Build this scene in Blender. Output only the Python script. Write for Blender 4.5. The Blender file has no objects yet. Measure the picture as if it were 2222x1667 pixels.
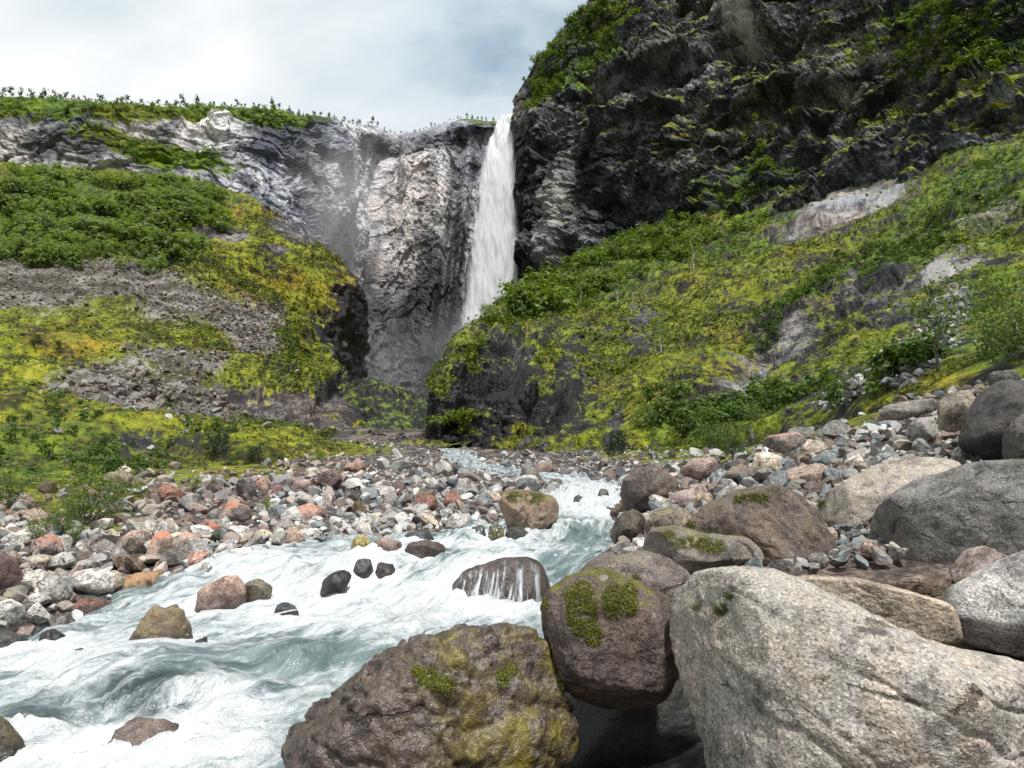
import bpy, bmesh, math, random
import numpy as np
from mathutils import Vector

scene = bpy.context.scene
col = scene.collection
R = math.radians

# ------------------------------------------------------------------ camera
EYE = 1.8
PITCH = R(9.5)
FPX, CX, CY = 1481.0, 1111.0, 833.5          # focal length in photograph pixels (24 mm on 36 mm)
cam_d = bpy.data.cameras.new('camera')
cam_d.lens = 24.0
cam_d.sensor_width = 36.0
cam_d.clip_start = 0.05
cam_d.clip_end = 6000
cam = bpy.data.objects.new('camera', cam_d)
col.objects.link(cam)
cam.location = (0, 0, EYE)
cam.rotation_euler = (R(90) + PITCH, 0, 0)
scene.camera = cam

# ------------------------------------------------------------------ light, sky, exposure
SUN_EL, SUN_AZ = R(62), R(158)               # azimuth measured clockwise from +Y: behind the viewer, to the right
SUN_STRENGTH, SUN_ANGLE = 5.0, R(4)
SKY_STRENGTH = 0.085
EXPOSURE = 0.05
scene.view_settings.view_transform = 'Standard'
scene.view_settings.look = 'None'
scene.view_settings.gamma = 1.0
scene.view_settings.use_curve_mapping = False
scene.view_settings.exposure = EXPOSURE

sun_d = bpy.data.lights.new('sun', 'SUN')
sun_d.energy = SUN_STRENGTH
sun_d.angle = SUN_ANGLE
sun_d.color = (1.0, 0.97, 0.925)
sun = bpy.data.objects.new('sun', sun_d)
col.objects.link(sun)
sd = Vector((math.cos(SUN_EL) * math.sin(SUN_AZ), math.cos(SUN_EL) * math.cos(SUN_AZ), math.sin(SUN_EL)))
sun.rotation_euler = (-sd).to_track_quat('-Z', 'Y').to_euler()

world = bpy.data.worlds.new('World')
scene.world = world
world.use_nodes = True
wt = world.node_tree
wt.nodes.clear()


class NT:
    """small helper for node trees"""
    def __init__(s, tree):
        s.t = tree

    def n(s, kind, **kw):
        nd = s.t.nodes.new('ShaderNode' + kind)
        for k, v in kw.items():
            setattr(nd, k, v)
        return nd

    def link(s, a, b):
        s.t.links.new(a, b)

    def put(s, sock, v):
        if hasattr(v, 'is_linked') or isinstance(v, bpy.types.NodeSocket):
            s.t.links.new(v, sock)
        elif v is not None:
            if isinstance(v, (tuple, list)) and len(v) == 3 and sock.type == 'RGBA':
                v = (*v, 1)
            sock.default_value = v

    def math(s, op, a, b=None, c=None, clamp=False):
        nd = s.n('Math', operation=op, use_clamp=clamp)
        s.put(nd.inputs[0], a)
        if b is not None:
            s.put(nd.inputs[1], b)
        if c is not None:
            s.put(nd.inputs[2], c)
        return nd.outputs[0]

    def vmath(s, op, a, b=None):
        nd = s.n('VectorMath', operation=op)
        s.put(nd.inputs[0], a)
        if b is not None:
            s.put(nd.inputs[1], b)
        return nd.outputs[0]

    def mix(s, f, a, b, blend='MIX'):
        nd = s.n('Mix', data_type='RGBA', blend_type=blend)
        s.put(nd.inputs[0], f)
        s.put(nd.inputs[6], a)
        s.put(nd.inputs[7], b)
        return nd.outputs[2]

    def noise(s, vec, scale, detail=4, rough=0.55, dist=0.0, lac=2.0):
        nd = s.n('TexNoise')
        nd.noise_dimensions = '3D'
        if vec is not None:
            s.link(vec, nd.inputs['Vector'])
        nd.inputs['Scale'].default_value = scale
        nd.inputs['Detail'].default_value = detail
        nd.inputs['Roughness'].default_value = rough
        nd.inputs['Distortion'].default_value = dist
        nd.inputs['Lacunarity'].default_value = lac
        return nd.outputs[0]

    def voro(s, vec, scale, feature='F1', out=0, rand=1.0):
        nd = s.n('TexVoronoi', feature=feature)
        if vec is not None:
            s.link(vec, nd.inputs['Vector'])
        nd.inputs['Scale'].default_value = scale
        nd.inputs['Randomness'].default_value = rand
        return nd.outputs[out]

    def step(s, v, a, b):
        nd = s.n('MapRange', interpolation_type='SMOOTHSTEP')
        s.put(nd.inputs[0], v)
        s.put(nd.inputs[1], a)
        s.put(nd.inputs[2], b)
        nd.inputs[3].default_value = 0
        nd.inputs[4].default_value = 1
        return nd.outputs[0]

    def ramp(s, v, stops):
        nd = s.n('ValToRGB')
        s.put(nd.inputs[0], v)
        el = nd.color_ramp.elements
        while len(el) < len(stops):
            el.new(0.5)
        for e, (p, c) in zip(el, stops):
            e.position = p
            e.color = (*c, 1) if len(c) == 3 else c
        return nd.outputs[0]

    def scalev(s, vec, sc):
        nd = s.n('Mapping')
        s.link(vec, nd.inputs['Vector'])
        nd.inputs['Scale'].default_value = sc
        return nd.outputs[0]

    def bump(s, h, strength, dist, normal=None):
        nd = s.n('Bump')
        nd.inputs['Strength'].default_value = strength
        nd.inputs['Distance'].default_value = dist
        s.put(nd.inputs['Height'], h)
        if normal is not None:
            s.link(normal, nd.inputs['Normal'])
        return nd.outputs[0]


# clouds: soft white cover with pale grey-blue thinner places, a few blue gaps
w = NT(wt)
sky = w.n('TexSky', sky_type='NISHITA')
sky.sun_disc = False
sky.sun_elevation = SUN_EL
sky.sun_rotation = SUN_AZ
sky.air_density = 1.0
sky.dust_density = 1.0
gen = w.n('TexCoord').outputs['Generated']
sep = w.n('SeparateXYZ')
w.link(gen, sep.inputs[0])
zz = w.math('ADD', w.math('MAXIMUM', sep.outputs[2], 0.0), 0.22)
cmb = w.n('CombineXYZ')
w.link(w.math('DIVIDE', sep.outputs[0], zz), cmb.inputs[0])
w.link(w.math('DIVIDE', sep.outputs[1], zz), cmb.inputs[1])
cv = w.n('Mapping')
w.link(cmb.outputs[0], cv.inputs[0])
cv.inputs['Location'].default_value = (0.45, 5.2, 0.0)
cv.inputs['Rotation'].default_value = (0, 0, R(-35))
cv.inputs['Scale'].default_value = (0.8, 1.35, 1)
c1 = w.noise(cv.outputs[0], 1.25, 7, 0.52, 0.5)
c2 = w.noise(cv.outputs[0], 3.1, 6, 0.55, 0.3)
cover = w.step(w.math('ADD', c1, w.math('MULTIPLY', c2, 0.25)), 0.36, 0.54)
thick = w.step(w.math('ADD', c1, w.math('MULTIPLY', c2, 0.45)), 0.60, 0.92)
white = w.mix(thick, (8.3, 9.3, 9.9), (11.9, 11.95, 12.0))
skyc = w.mix(0.5, sky.outputs[0], (4.2, 7.0, 9.0))
cloudcol = w.mix(cover, skyc, white)
bg = w.n('Background')
w.link(cloudcol, bg.inputs[0])
bg.inputs[1].default_value = SKY_STRENGTH
wo = w.n('OutputWorld')
w.link(bg.outputs[0], wo.inputs[0])

scene.cycles.use_denoising = True
scene.cycles.max_bounces = 6
scene.cycles.diffuse_bounces = 2
scene.cycles.glossy_bounces = 2
scene.cycles.transparent_max_bounces = 24
scene.cycles.transmission_bounces = 3
scene.cycles.volume_bounces = 1
scene.cycles.use_adaptive_sampling = True
scene.cycles.adaptive_threshold = 0.025

# ------------------------------------------------------------------ numeric helpers
CT, ST = math.cos(PITCH), math.sin(PITCH)


def P(u, v, D):
    """world point on the ray through photograph pixel (u, v) at forward distance D (metres along +Y)"""
    u, v, D = np.asarray(u, float), np.asarray(v, float), np.asarray(D, float)
    dx = (u - CX) / FPX
    dy = (CY - v) / FPX
    y = CT - dy * ST
    z = ST + dy * CT
    return np.stack([dx / y * D, D + 0 * dx, EYE + z / y * D], -1)


def proj(p):
    p = np.asarray(p, float)
    x, y, z = p[..., 0], p[..., 1], p[..., 2] - EYE
    d = y * CT + z * ST
    h = -y * ST + z * CT
    return CX + FPX * x / d, CY - FPX * h / d


rs = np.random.RandomState(7)
PERM = np.concatenate([rs.permutation(256)] * 3).astype(np.int32)
GR = rs.normal(size=(256, 3))
GR = (GR / np.linalg.norm(GR, axis=1, keepdims=True)).astype(np.float32)


def pn(p):
    p = np.asarray(p, np.float32)
    i = np.floor(p)
    f = p - i
    i = i.astype(np.int32) & 255
    t = f * f * f * (f * (f * 6 - 15) + 10)
    out = 0
    for a in (0, 1):
        wa = t[:, 0] if a else 1 - t[:, 0]
        pa = PERM[(i[:, 0] + a) & 255]
        for b in (0, 1):
            wb = wa * (t[:, 1] if b else 1 - t[:, 1])
            pb = PERM[pa + ((i[:, 1] + b) & 255)]
            for c in (0, 1):
                wc = wb * (t[:, 2] if c else 1 - t[:, 2])
                g = GR[PERM[pb + ((i[:, 2] + c) & 255)]]
                out = out + wc * (g[:, 0] * (f[:, 0] - a) + g[:, 1] * (f[:, 1] - b) + g[:, 2] * (f[:, 2] - c))
    return out * 1.6


def fbm(p, o=4, g=0.5, off=0.0):
    s, a, q = 0, 1.0, np.asarray(p, np.float32) + off
    for _ in range(o):
        s = s + a * pn(q)
        q = q * 2.03 + 17.3
        a *= g
    return s


def ridged(p, o=4, g=0.5, off=0.0):
    s, a, q = 0, 1.0, np.asarray(p, np.float32) + off
    for _ in range(o):
        s = s + a * (1 - 2 * np.abs(pn(q)))
        q = q * 2.07 + 9.1
        a *= g
    return s


RT = rs.rand(256, 3).astype(np.float32)


def facet(p, off=0.0, slope=1.0):
    """broken-rock relief: every Voronoi cell is its own tilted plane. Returns (height, cell random 0..1)"""
    p = np.asarray(p, np.float32) + np.float32(off)
    i = np.floor(p)
    best = np.full(len(p), 9e9, np.float32)
    h = np.zeros(len(p), np.float32)
    rnd = np.zeros(len(p), np.float32)
    ii = i.astype(np.int32)
    for a in (-1, 0, 1):
        pa = PERM[(ii[:, 0] + a) & 255]
        for b in (-1, 0, 1):
            pb = PERM[pa + ((ii[:, 1] + b) & 255)]
            for c in (-1, 0, 1):
                k = PERM[pb + ((ii[:, 2] + c) & 255)]
                e = p - (i + np.array([a, b, c], np.float32) + RT[k])
                d = (e * e).sum(1)
                m = d < best
                best = np.where(m, d, best)
                hh = (RT[k, 0] - .5) + slope * (e * GR[k]).sum(1)
                h = np.where(m, hh, h)
                rnd = np.where(m, RT[k, 1], rnd)
    return h, rnd


def sstep(x, a, b):
    t = np.clip((x - a) / (b - a), 0, 1)
    return t * t * (3 - 2 * t)


def cr(pts, n):
    """Catmull-Rom resampling of pts (k, m) along axis 0 to n samples"""
    pts = np.asarray(pts, float)
    k = len(pts)
    t = np.linspace(0, k - 1, n)
    i = np.clip(np.floor(t).astype(int), 0, k - 2)
    f = (t - i)
    f = f.reshape(-1, *([1] * (pts.ndim - 1)))
    e = np.concatenate([[2 * pts[0] - pts[1]], pts, [2 * pts[-1] - pts[-2]]])
    p0, p1, p2, p3 = e[i], e[i + 1], e[i + 2], e[i + 3]
    return 0.5 * (2 * p1 + (p2 - p0) * f + (2 * p0 - 5 * p1 + 4 * p2 - p3) * f ** 2 + (3 * p1 - p0 - 3 * p2 + p3) * f ** 3)


def loft(cols, nc, nr):
    """cols: list of columns, each a list of (u, v, D). Returns (nc, nr, 3) world points and (nc, nr, 2) pixel params."""
    a = np.array(cols, float)
    a[..., 2] = np.log(a[..., 2])
    a = cr(a, nc)
    a = np.swapaxes(cr(np.swapaxes(a, 0, 1), nr), 0, 1)
    return P(a[..., 0], a[..., 1], np.exp(a[..., 2])), a[..., :2]


def grid_normals(p):
    du = np.gradient(p, axis=0)
    dv = np.gradient(p, axis=1)
    n = np.cross(du, dv)
    n /= np.linalg.norm(n, axis=-1, keepdims=True) + 1e-9
    c = np.array([0, 0, EYE])
    s = np.sign(((c - p) * n).sum(-1).mean())
    return n * s


def grid_faces(nc, nr):
    i = np.arange(nc * nr).reshape(nc, nr)
    return np.stack([i[:-1, :-1], i[1:, :-1], i[1:, 1:], i[:-1, 1:]], -1).reshape(-1, 4)


def blob(uv, cu, cvv, ru, rv, ang=0.0):
    a = R(ang)
    x, y = uv[..., 0] - cu, uv[..., 1] - cvv
    xr = x * math.cos(a) + y * math.sin(a)
    yr = -x * math.sin(a) + y * math.cos(a)
    return np.clip(1.6 * np.exp(-0.9 * ((xr / ru) ** 2 + (yr / rv) ** 2)), 0, 1)


def blobs(uv, lst):
    m = np.zeros(uv.shape[:-1])
    for b in lst:
        s = b[5] if len(b) > 5 else 1.0
        m = np.maximum(m, s * blob(uv, *b[:4], b[4] if len(b) > 4 else 0))
    return m


def mesh_np(name, verts, faces, smooth=True):
    verts = np.ascontiguousarray(verts, np.float32).reshape(-1, 3)
    faces = np.asarray(faces, np.int32)
    m = bpy.data.meshes.new(name)
    m.vertices.add(len(verts))
    m.vertices.foreach_set('co', verts.ravel())
    k = faces.shape[1]
    m.loops.add(faces.size)
    m.loops.foreach_set('vertex_index', faces.ravel())
    m.polygons.add(len(faces))
    m.polygons.foreach_set('loop_start', np.arange(0, faces.size, k, dtype=np.int32))
    m.polygons.foreach_set('loop_total', np.full(len(faces), k, np.int32))
    m.polygons.foreach_set('use_smooth', np.full(len(faces), smooth))
    m.update(calc_edges=True)
    return m


def attr(m, name, data):
    data = np.asarray(data, np.float32)
    if data.ndim == 2 and data.shape[1] == 4:
        a = m.attributes.new(name, 'FLOAT_COLOR', 'POINT')
        a.data.foreach_set('color', data.ravel())
    elif data.ndim == 2:
        a = m.attributes.new(name, 'FLOAT_VECTOR', 'POINT')
        a.data.foreach_set('vector', data.ravel())
    else:
        a = m.attributes.new(name, 'FLOAT', 'POINT')
        a.data.foreach_set('value', data.ravel())


def put(name, mesh, mat=None, parent=None):
    o = bpy.data.objects.new(name, mesh)
    col.objects.link(o)
    if mesh is not None and mat is not None and not len(mesh.materials):
        mesh.materials.append(mat)
    if parent is not None:
        o.parent = parent
    return o


def tag(o, label=None, cat=None, group=None, kind=None):
    for k, v in (('label', label), ('category', cat), ('group', group), ('kind', kind)):
        if v:
            o[k] = v
    return o


def new_mat(name):
    m = bpy.data.materials.new(name)
    m.use_nodes = True
    m.node_tree.nodes.clear()
    return m, NT(m.node_tree)


def surface(t, shader):
    o = t.n('OutputMaterial')
    t.link(shader, o.inputs[0])


def principled(t, color, rough=0.8, spec=0.3, normal=None):
    b = t.n('BsdfPrincipled')
    t.put(b.inputs['Base Color'], color)
    t.put(b.inputs['Roughness'], rough)
    t.put(b.inputs['Specular IOR Level'], spec)
    if normal is not None:
        t.link(normal, b.inputs['Normal'])
    return b.outputs[0]


# ------------------------------------------------------------------ terrain material
def terrain_mat(name, lo, mid, hi, px, bump=1.0, warmth=(1.14, 0.98, 0.84), grain=1.1):
    """rock + turf + scree. Vertex attributes: 'mask' = (turf, scree, wet and darkened rock, rock tone), 'tone' = (lush, turf tone, warm, crack).
    px: metres that one render pixel spans there, sets the finest grain and relief"""
    m, t = new_mat(name)
    m['px'] = px
    pos = t.n('NewGeometry').outputs['Position']
    at = t.n('Attribute', attribute_name='mask')
    sp = t.n('SeparateColor')
    t.link(at.outputs['Color'], sp.inputs[0])
    g, sc, wet, rv = sp.outputs[0], sp.outputs[1], sp.outputs[2], at.outputs['Alpha']
    at2 = t.n('Attribute', attribute_name='tone')
    sp2 = t.n('SeparateColor')
    t.link(at2.outputs['Color'], sp2.inputs[0])
    lush, tt, warm, crack = sp2.outputs[0], sp2.outputs[1], sp2.outputs[2], at2.outputs['Alpha']
    nf = t.noise(pos, 0.30 / px, 3, 0.7)
    df = t.math('SUBTRACT', nf, 0.5)
    rock = t.ramp(t.math('ADD', rv, t.math('MULTIPLY', df, grain)),
                  [(0.22, lo), (0.44, mid), (0.66, hi), (0.86, tuple(min(0.8, c * 1.5) for c in hi))])
    rock = t.mix(1.0, rock, t.mix(warm, (0.90, 0.97, 1.08), warmth), 'MULTIPLY')
    rock = t.mix(t.math('MULTIPLY', crack, 0.8), rock, (0.012, 0.012, 0.014))
    rock = t.mix(wet, rock, t.mix(1.0, rock, (0.17, 0.175, 0.205), 'MULTIPLY'))
    tv = t.math('ADD', tt, t.math('MULTIPLY', df, 1.1))
    gyl = t.ramp(tv, [(0.16, (0.030, 0.024, 0.010)), (0.38, (0.078, 0.084, 0.008)), (0.58, (0.150, 0.172, 0.010)), (0.84, (0.265, 0.255, 0.020))])
    gdk = t.ramp(tv, [(0.18, (0.012, 0.022, 0.004)), (0.45, (0.045, 0.085, 0.008)), (0.75, (0.120, 0.175, 0.012))])
    turf = t.mix(lush, gyl, gdk)
    turf = t.mix(t.math('MULTIPLY', t.step(warm, .62, .95), .55), turf, t.mix(1.0, turf, (1.35, .72, .9), 'MULTIPLY'))
    stone = t.ramp(t.math('ADD', rv, t.math('MULTIPLY', df, 1.5)), [(0.18, (0.028, 0.025, 0.018)), (0.45, (0.105, 0.095, 0.080)), (0.75, (0.26, 0.245, 0.225))])
    gmask = t.step(t.math('ADD', g, t.math('MULTIPLY', df, 0.7)), 0.36, 0.64)
    smask = t.step(t.math('ADD', sc, t.math('MULTIPLY', df, 1.0)), 0.46, 0.72)
    c = t.mix(gmask, rock, turf)
    c = t.mix(smask, c, stone)
    nb = t.bump(nf, bump, 2.4 * px)
    surface(t, principled(t, c, t.math('SUBTRACT', 0.85, t.math('MULTIPLY', wet, 0.35)), 0.25, nb))
    return m


def bake(me, q, n, mk, lush, px, up_w=0.35, streak=False, gamp=0.55):
    """tie the painted zones to the relief: break their borders with noise, let turf sit on ledges"""
    f = 0.5 / px
    big = fbm(q * 0.016 * f, 3, 0.55, 31.0)
    mid = fbm(q * 0.06 * f, 4, 0.6, 3.0)
    fine = fbm(q * 0.30 * f, 3, 0.65, 11.0)
    st = fbm(q * ([1, 1, 0.2] if streak else [0.4, 0.4, 1.5]) * 0.10 * f, 4, 0.62, 7.0)
    g = mk[:, 0] + up_w * (n[:, 2] - 0.55) + gamp * (0.40 * mid + 0.45 * fine + 0.35 * st)
    sc = mk[:, 1] + 0.30 * mid + 0.28 * fine
    rv = mk[:, 3] + 0.20 * mid + 0.26 * st + 0.12 * fine
    crk = sstep(1 - 2 * np.abs(pn(q * ([1, 1, .35] if streak else [.5, .5, 1.2]) * 0.13 * f + 5 + 0.4 * mid[:, None])), 0.80, 0.97) * sstep(mid, -0.1, 0.4)
    tone = np.stack([sstep(lush + 0.30 * big + 0.22 * mid, 0.25, 0.75), 0.47 + 0.26 * mid + 0.34 * fine + 0.16 * big, np.clip(0.5 + 0.8 * big, 0, 1), crk], -1)
    attr(me, 'mask', np.clip(np.stack([g, sc, mk[:, 2], rv], -1), 0, 1))
    attr(me, 'tone', np.clip(tone, 0, 1))
    return g


def rooted(cols, first=True):
    """carry each column on below the ground it rises from"""
    out = []
    for c in cols:
        u, v, D = c[0] if first else c[-1]
        w_ = P(u, v, D) + np.array([0, -0.03 * D, -0.05 * D - 1.0])
        uu, vv = proj(w_)
        e = (float(uu), float(vv), float(w_[1]))
        out.append([e] + list(c) if first else list(c) + [e])
    return out


FR = {}


def sheet(name, cols, nc, nr, disp, masks, mat, kind='structure', smooth=True, **kw):
    p, uv = loft(cols, nc, nr)
    n = grid_normals(p)
    # smooth guide normals a little
    flat = p.reshape(-1, 3)
    FR['c'], FR['r'] = [g_.ravel() for g_ in np.meshgrid(np.linspace(0, 1, nc), np.linspace(0, 1, nr), indexing='ij')]
    d, extra = disp(flat, uv.reshape(-1, 2), n.reshape(-1, 3))
    q = flat + n.reshape(-1, 3) * d[:, None]
    if extra is not None:
        q = q + extra
    me = mesh_np(name, q, grid_faces(nc, nr), smooth)
    qg = q.reshape(nc, nr, 3)
    n2 = grid_normals(qg).reshape(-1, 3)
    n3_ = n2.reshape(nc, nr, 3)
    for _ in range(3):
        n3_ = (n3_ + np.roll(n3_, 1, 0) + np.roll(n3_, -1, 0) + np.roll(n3_, 1, 1) + np.roll(n3_, -1, 1)) / 5
    n2 = n3_.reshape(-1, 3)
    mk, lush = masks(q, uv.reshape(-1, 2), n2, d)
    g = bake(me, q, n2, mk, lush, mat['px'], **kw)
    mk = mk.copy()
    mk[:, 0] = g
    o = put(name, me, mat)
    o['kind'] = kind
    return dict(o=o, p=q, uv=uv.reshape(-1, 2), n=n2, mask=mk)


def strata(p, h, warp, off=0.0, jag=0.3):
    """stepped beds: each bed sticks out by its own amount, beds nearly level"""
    z = p[:, 2] / h + warp + off
    i = np.floor(z)
    f = z - i
    r0 = np.sin(i * 127.1 + 3.7) * 43758.5453
    r0 = r0 - np.floor(r0)
    r1 = np.sin((i + 1) * 127.1 + 3.7) * 43758.5453
    r1 = r1 - np.floor(r1)
    k = sstep(f, 1 - jag, 1.0)
    return r0 * (1 - k) + r1 * k - 0.35 * f


# ------------------------------------------------------------------ big terrain
# --- far left cliff, plateau and the amphitheatre wall behind the fall
C_cols = [
    [(-420, 235, 520), (-420, 205, 330), (-420, 262, 292), (-420, 330, 284), (-420, 400, 274), (-420, 500, 262), (-420, 640, 250)],
    [(-200, 240, 520), (-200, 208, 328), (-200, 262, 290), (-200, 330, 284), (-200, 400, 274), (-200, 500, 262), (-200, 640, 250)],
    [(0, 245, 520), (0, 214, 326), (0, 268, 290), (0, 325, 284), (0, 395, 276), (0, 500, 264), (0, 640, 250)],
    [(180, 255, 525), (180, 226, 332), (180, 276, 294), (180, 335, 288), (180, 400, 280), (180, 500, 268), (180, 640, 252)],
    [(370, 270, 530), (370, 241, 340), (370, 280, 304), (370, 340, 298), (375, 410, 288), (380, 500, 276), (380, 640, 260)],
    [(540, 270, 540), (540, 241, 352), (535, 275, 322), (530, 335, 314), (530, 410, 304), (530, 510, 292), (530, 660, 276)],
    [(690, 288, 560), (695, 262, 380), (690, 300, 356), (670, 380, 342), (650, 470, 330), (630, 580, 316), (620, 760, 300)],
    [(800, 300, 600), (800, 277, 430), (790, 330, 418), (775, 430, 408), (760, 560, 398), (750, 700, 385), (745, 900, 365)],
    [(862, 312, 640), (862, 294, 462), (855, 350, 452), (850, 450, 446), (845, 580, 438), (840, 720, 424), (835, 920, 395)],
    [(940, 295, 640), (940, 277, 468), (935, 335, 458), (930, 450, 452), (930, 590, 444), (930, 730, 430), (930, 920, 400)],
    [(1030, 262, 640), (1030, 247, 470), (1025, 310, 462), (1022, 440, 458), (1020, 580, 450), (1015, 730, 436), (1010, 920, 405)],
    [(1100, 258, 640), (1100, 246, 472), (1098, 310, 466), (1095, 440, 462), (1090, 590, 456), (1085, 740, 442), (1080, 920, 410)],
    [(1190, 258, 640), (1190, 244, 476), (1190, 310, 470), (1190, 440, 466), (1190, 590, 460), (1190, 740, 446), (1190, 920, 415)],
]


CELL = {}


def C_disp(p, uv, n):
    face = sstep(FR['r'], .175, .30)                       # plateau stays smooth
    wp = p + 5 * np.stack([fbm(p / 22, 3), fbm(p / 22 + 50, 3), fbm(p / 22 + 90, 3)], -1)
    dia = wp @ np.array([[0.93, 0, 0.25], [0, 1, 0], [-0.27, 0, 0.95]])
    f1, r1 = facet(dia / [30, 30, 44], 3.0, .9)
    f2, r2 = facet(dia / [11, 11, 17], 8.0, .9)
    f3, r3 = facet(dia / [4.2, 4.2, 5.5], 5.0, .9)
    CELL['C'] = .35 * r1 + .35 * r2 + .3 * r3
    big = 6 * fbm(p / 75, 4)
    st = 4.2 * strata(p, 11, 1.4 * fbm(p / 40, 3)) * sstep(uv[:, 0], 760, 700)
    fine = 0.45 * fbm(p / 2.6, 3, 0.6) + 0.45 * ridged(dia / [8, 8, 4], 3, 0.6)
    lip = sstep(uv[:, 0], 980, 1060)
    d = big * (1 - .7 * lip) * (.3 + .7 * face) + face * (4.0 * f1 + 2.0 * f2 + .9 * f3 + st + fine) * (1 - .45 * lip) + (1 - face) * 1.6 * fbm(p / 9, 3)
    groove = blobs(uv, [(968, 640, 14, 220, 6), (815, 520, 10, 180, 4), (985, 720, 14, 160, 8), (800, 880, 40, 90, 0)])
    d = d - 13 * groove * face
    d = d + 8 * blobs(uv, [(990, 560, 12, 240, 7), (900, 420, 50, 130, 0), (720, 380, 40, 100, 0)]) * face
    return d - 8 * lip, None


def C_masks(q, uv, n, d):
    g = 0.10 + 0.95 * sstep(uv[:, 1], 285, 262) * sstep(uv[:, 0], 800, 600)
    g = np.maximum(g, 0.8 * sstep(uv[:, 1], 262, 250))
    g = np.maximum(g, blobs(uv, [(330, 335, 150, 30, 12, .85), (620, 265, 90, 20, 8, .8), (420, 350, 60, 20, 0, .7), (250, 310, 60, 14, 0, .7)]))
    g = g * (1 - 0.9 * blobs(uv, [(30, 320, 60, 45), (470, 285, 55, 25), (395, 290, 40, 20)]))
    g = g * np.where(uv[:, 0] > 700, sstep(uv[:, 1], 290, 262) * 0.7 + 0.05, 1)
    wet = 1.15 * np.clip(sstep(uv[:, 1], 500, 720) * sstep(uv[:, 0], 680, 760), 0, 1)  # spray-wet rock, darkened further towards the foot of the wall
    wet = np.maximum(wet, blobs(uv, [(1110, 470, 45, 260, 4), (975, 640, 16, 220, 6, .8), (960, 300, 90, 26, -10, .85), (870, 330, 60, 20, 10, .6), (700, 640, 60, 160, 0, .7)]))
    pale = 0.42 + 0.5 * (CELL['C'] - .5) + 0.25 * blobs(uv, [(900, 400, 90, 130), (740, 420, 60, 120), (20, 330, 60, 50), (470, 285, 60, 30), (850, 480, 60, 90)]) - 0.35 * blobs(uv, [(150, 320, 90, 50), (600, 310, 60, 30), (930, 620, 30, 90)])
    lush = np.full(len(g), 0.75)
    return np.stack([g, 0 * g, wet, pale], -1), lush


M_farcliff = terrain_mat('gneiss_cliff', (0.085, 0.086, 0.096), (0.26, 0.252, 0.262), (0.50, 0.472, 0.468), 0.62, warmth=(1.02, 0.985, 0.965), grain=.75)
SC = sheet('cliff_far', C_cols, 540, 270, C_disp, C_masks, M_farcliff, up_w=.2, smooth=False, streak=True)

# --- left hillside in front of it
B1_cols = [
    [(-500, 1120, 15), (-500, 960, 38), (-500, 850, 66), (-500, 750, 98), (-500, 650, 132), (-500, 560, 168), (-500, 470, 205), (-500, 390, 242), (-500, 330, 280)],
    [(-250, 1090, 19), (-250, 955, 41), (-250, 850, 69), (-250, 750, 100), (-250, 650, 134), (-250, 560, 170), (-250, 470, 205), (-250, 392, 242), (-250, 335, 280)],
    [(0, 1065, 23), (0, 950, 45), (0, 850, 75), (0, 750, 105), (0, 650, 140), (0, 560, 175), (0, 470, 208), (0, 400, 240), (0, 350, 285)],
    [(250, 1045, 31), (250, 950, 52), (250, 850, 80), (250, 750, 112), (250, 650, 146), (260, 570, 180), (270, 480, 212), (270, 415, 244), (270, 360, 295)],
    [(420, 1025, 40), (420, 940, 60), (410, 850, 85), (405, 760, 115), (400, 670, 145), (400, 590, 178), (410, 510, 212), (420, 440, 246), (430, 380, 305)],
    [(560, 1005, 49), (550, 930, 67), (535, 850, 91), (520, 770, 118), (500, 690, 145), (480, 620, 174), (490, 550, 210), (530, 480, 250), (560, 420, 320)],
    [(700, 985, 58), (680, 925, 75), (655, 865, 94), (620, 790, 116), (585, 720, 140), (550, 655, 170), (545, 610, 205), (590, 560, 250), (620, 520, 320)],
    [(880, 966, 72), (800, 932, 84), (748, 886, 98), (692, 805, 120), (645, 738, 142), (600, 680, 170), (585, 640, 200), (600, 600, 250), (630, 570, 320)],
    [(935, 990, 88), (870, 975, 105), (810, 950, 122), (750, 880, 145), (700, 820, 168), (650, 770, 195), (630, 730, 220), (620, 680, 255), (640, 640, 320)],
]


def B1_disp(p, uv, n):
    d = 3.2 * fbm(p / 34, 4) + 1.1 * fbm(p / 9, 3) + 0.35 * fbm(p / 2.2, 3, 0.6)
    fade = sstep(p[:, 1], 20, 55)
    d = d * (0.12 + 0.88 * fade)
    # rock band under the turf lip, low on the right, and dark scars higher up
    lip = blobs(uv, [(600, 835, 150, 24, 12), (470, 520, 90, 16, 4), (330, 555, 60, 10, 8), (440, 935, 40, 14, 0)])
    d = d - (3.6 * lip) + 2.2 * blobs(uv, [(600, 800, 150, 16, 12), (470, 500, 90, 10, 4)])
    d = d + lip * (0.9 * ridged(p / 3.0, 3))
    d = d - 8 * blobs(uv, [(690, 690, 40, 60)])
    return d, None


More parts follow.
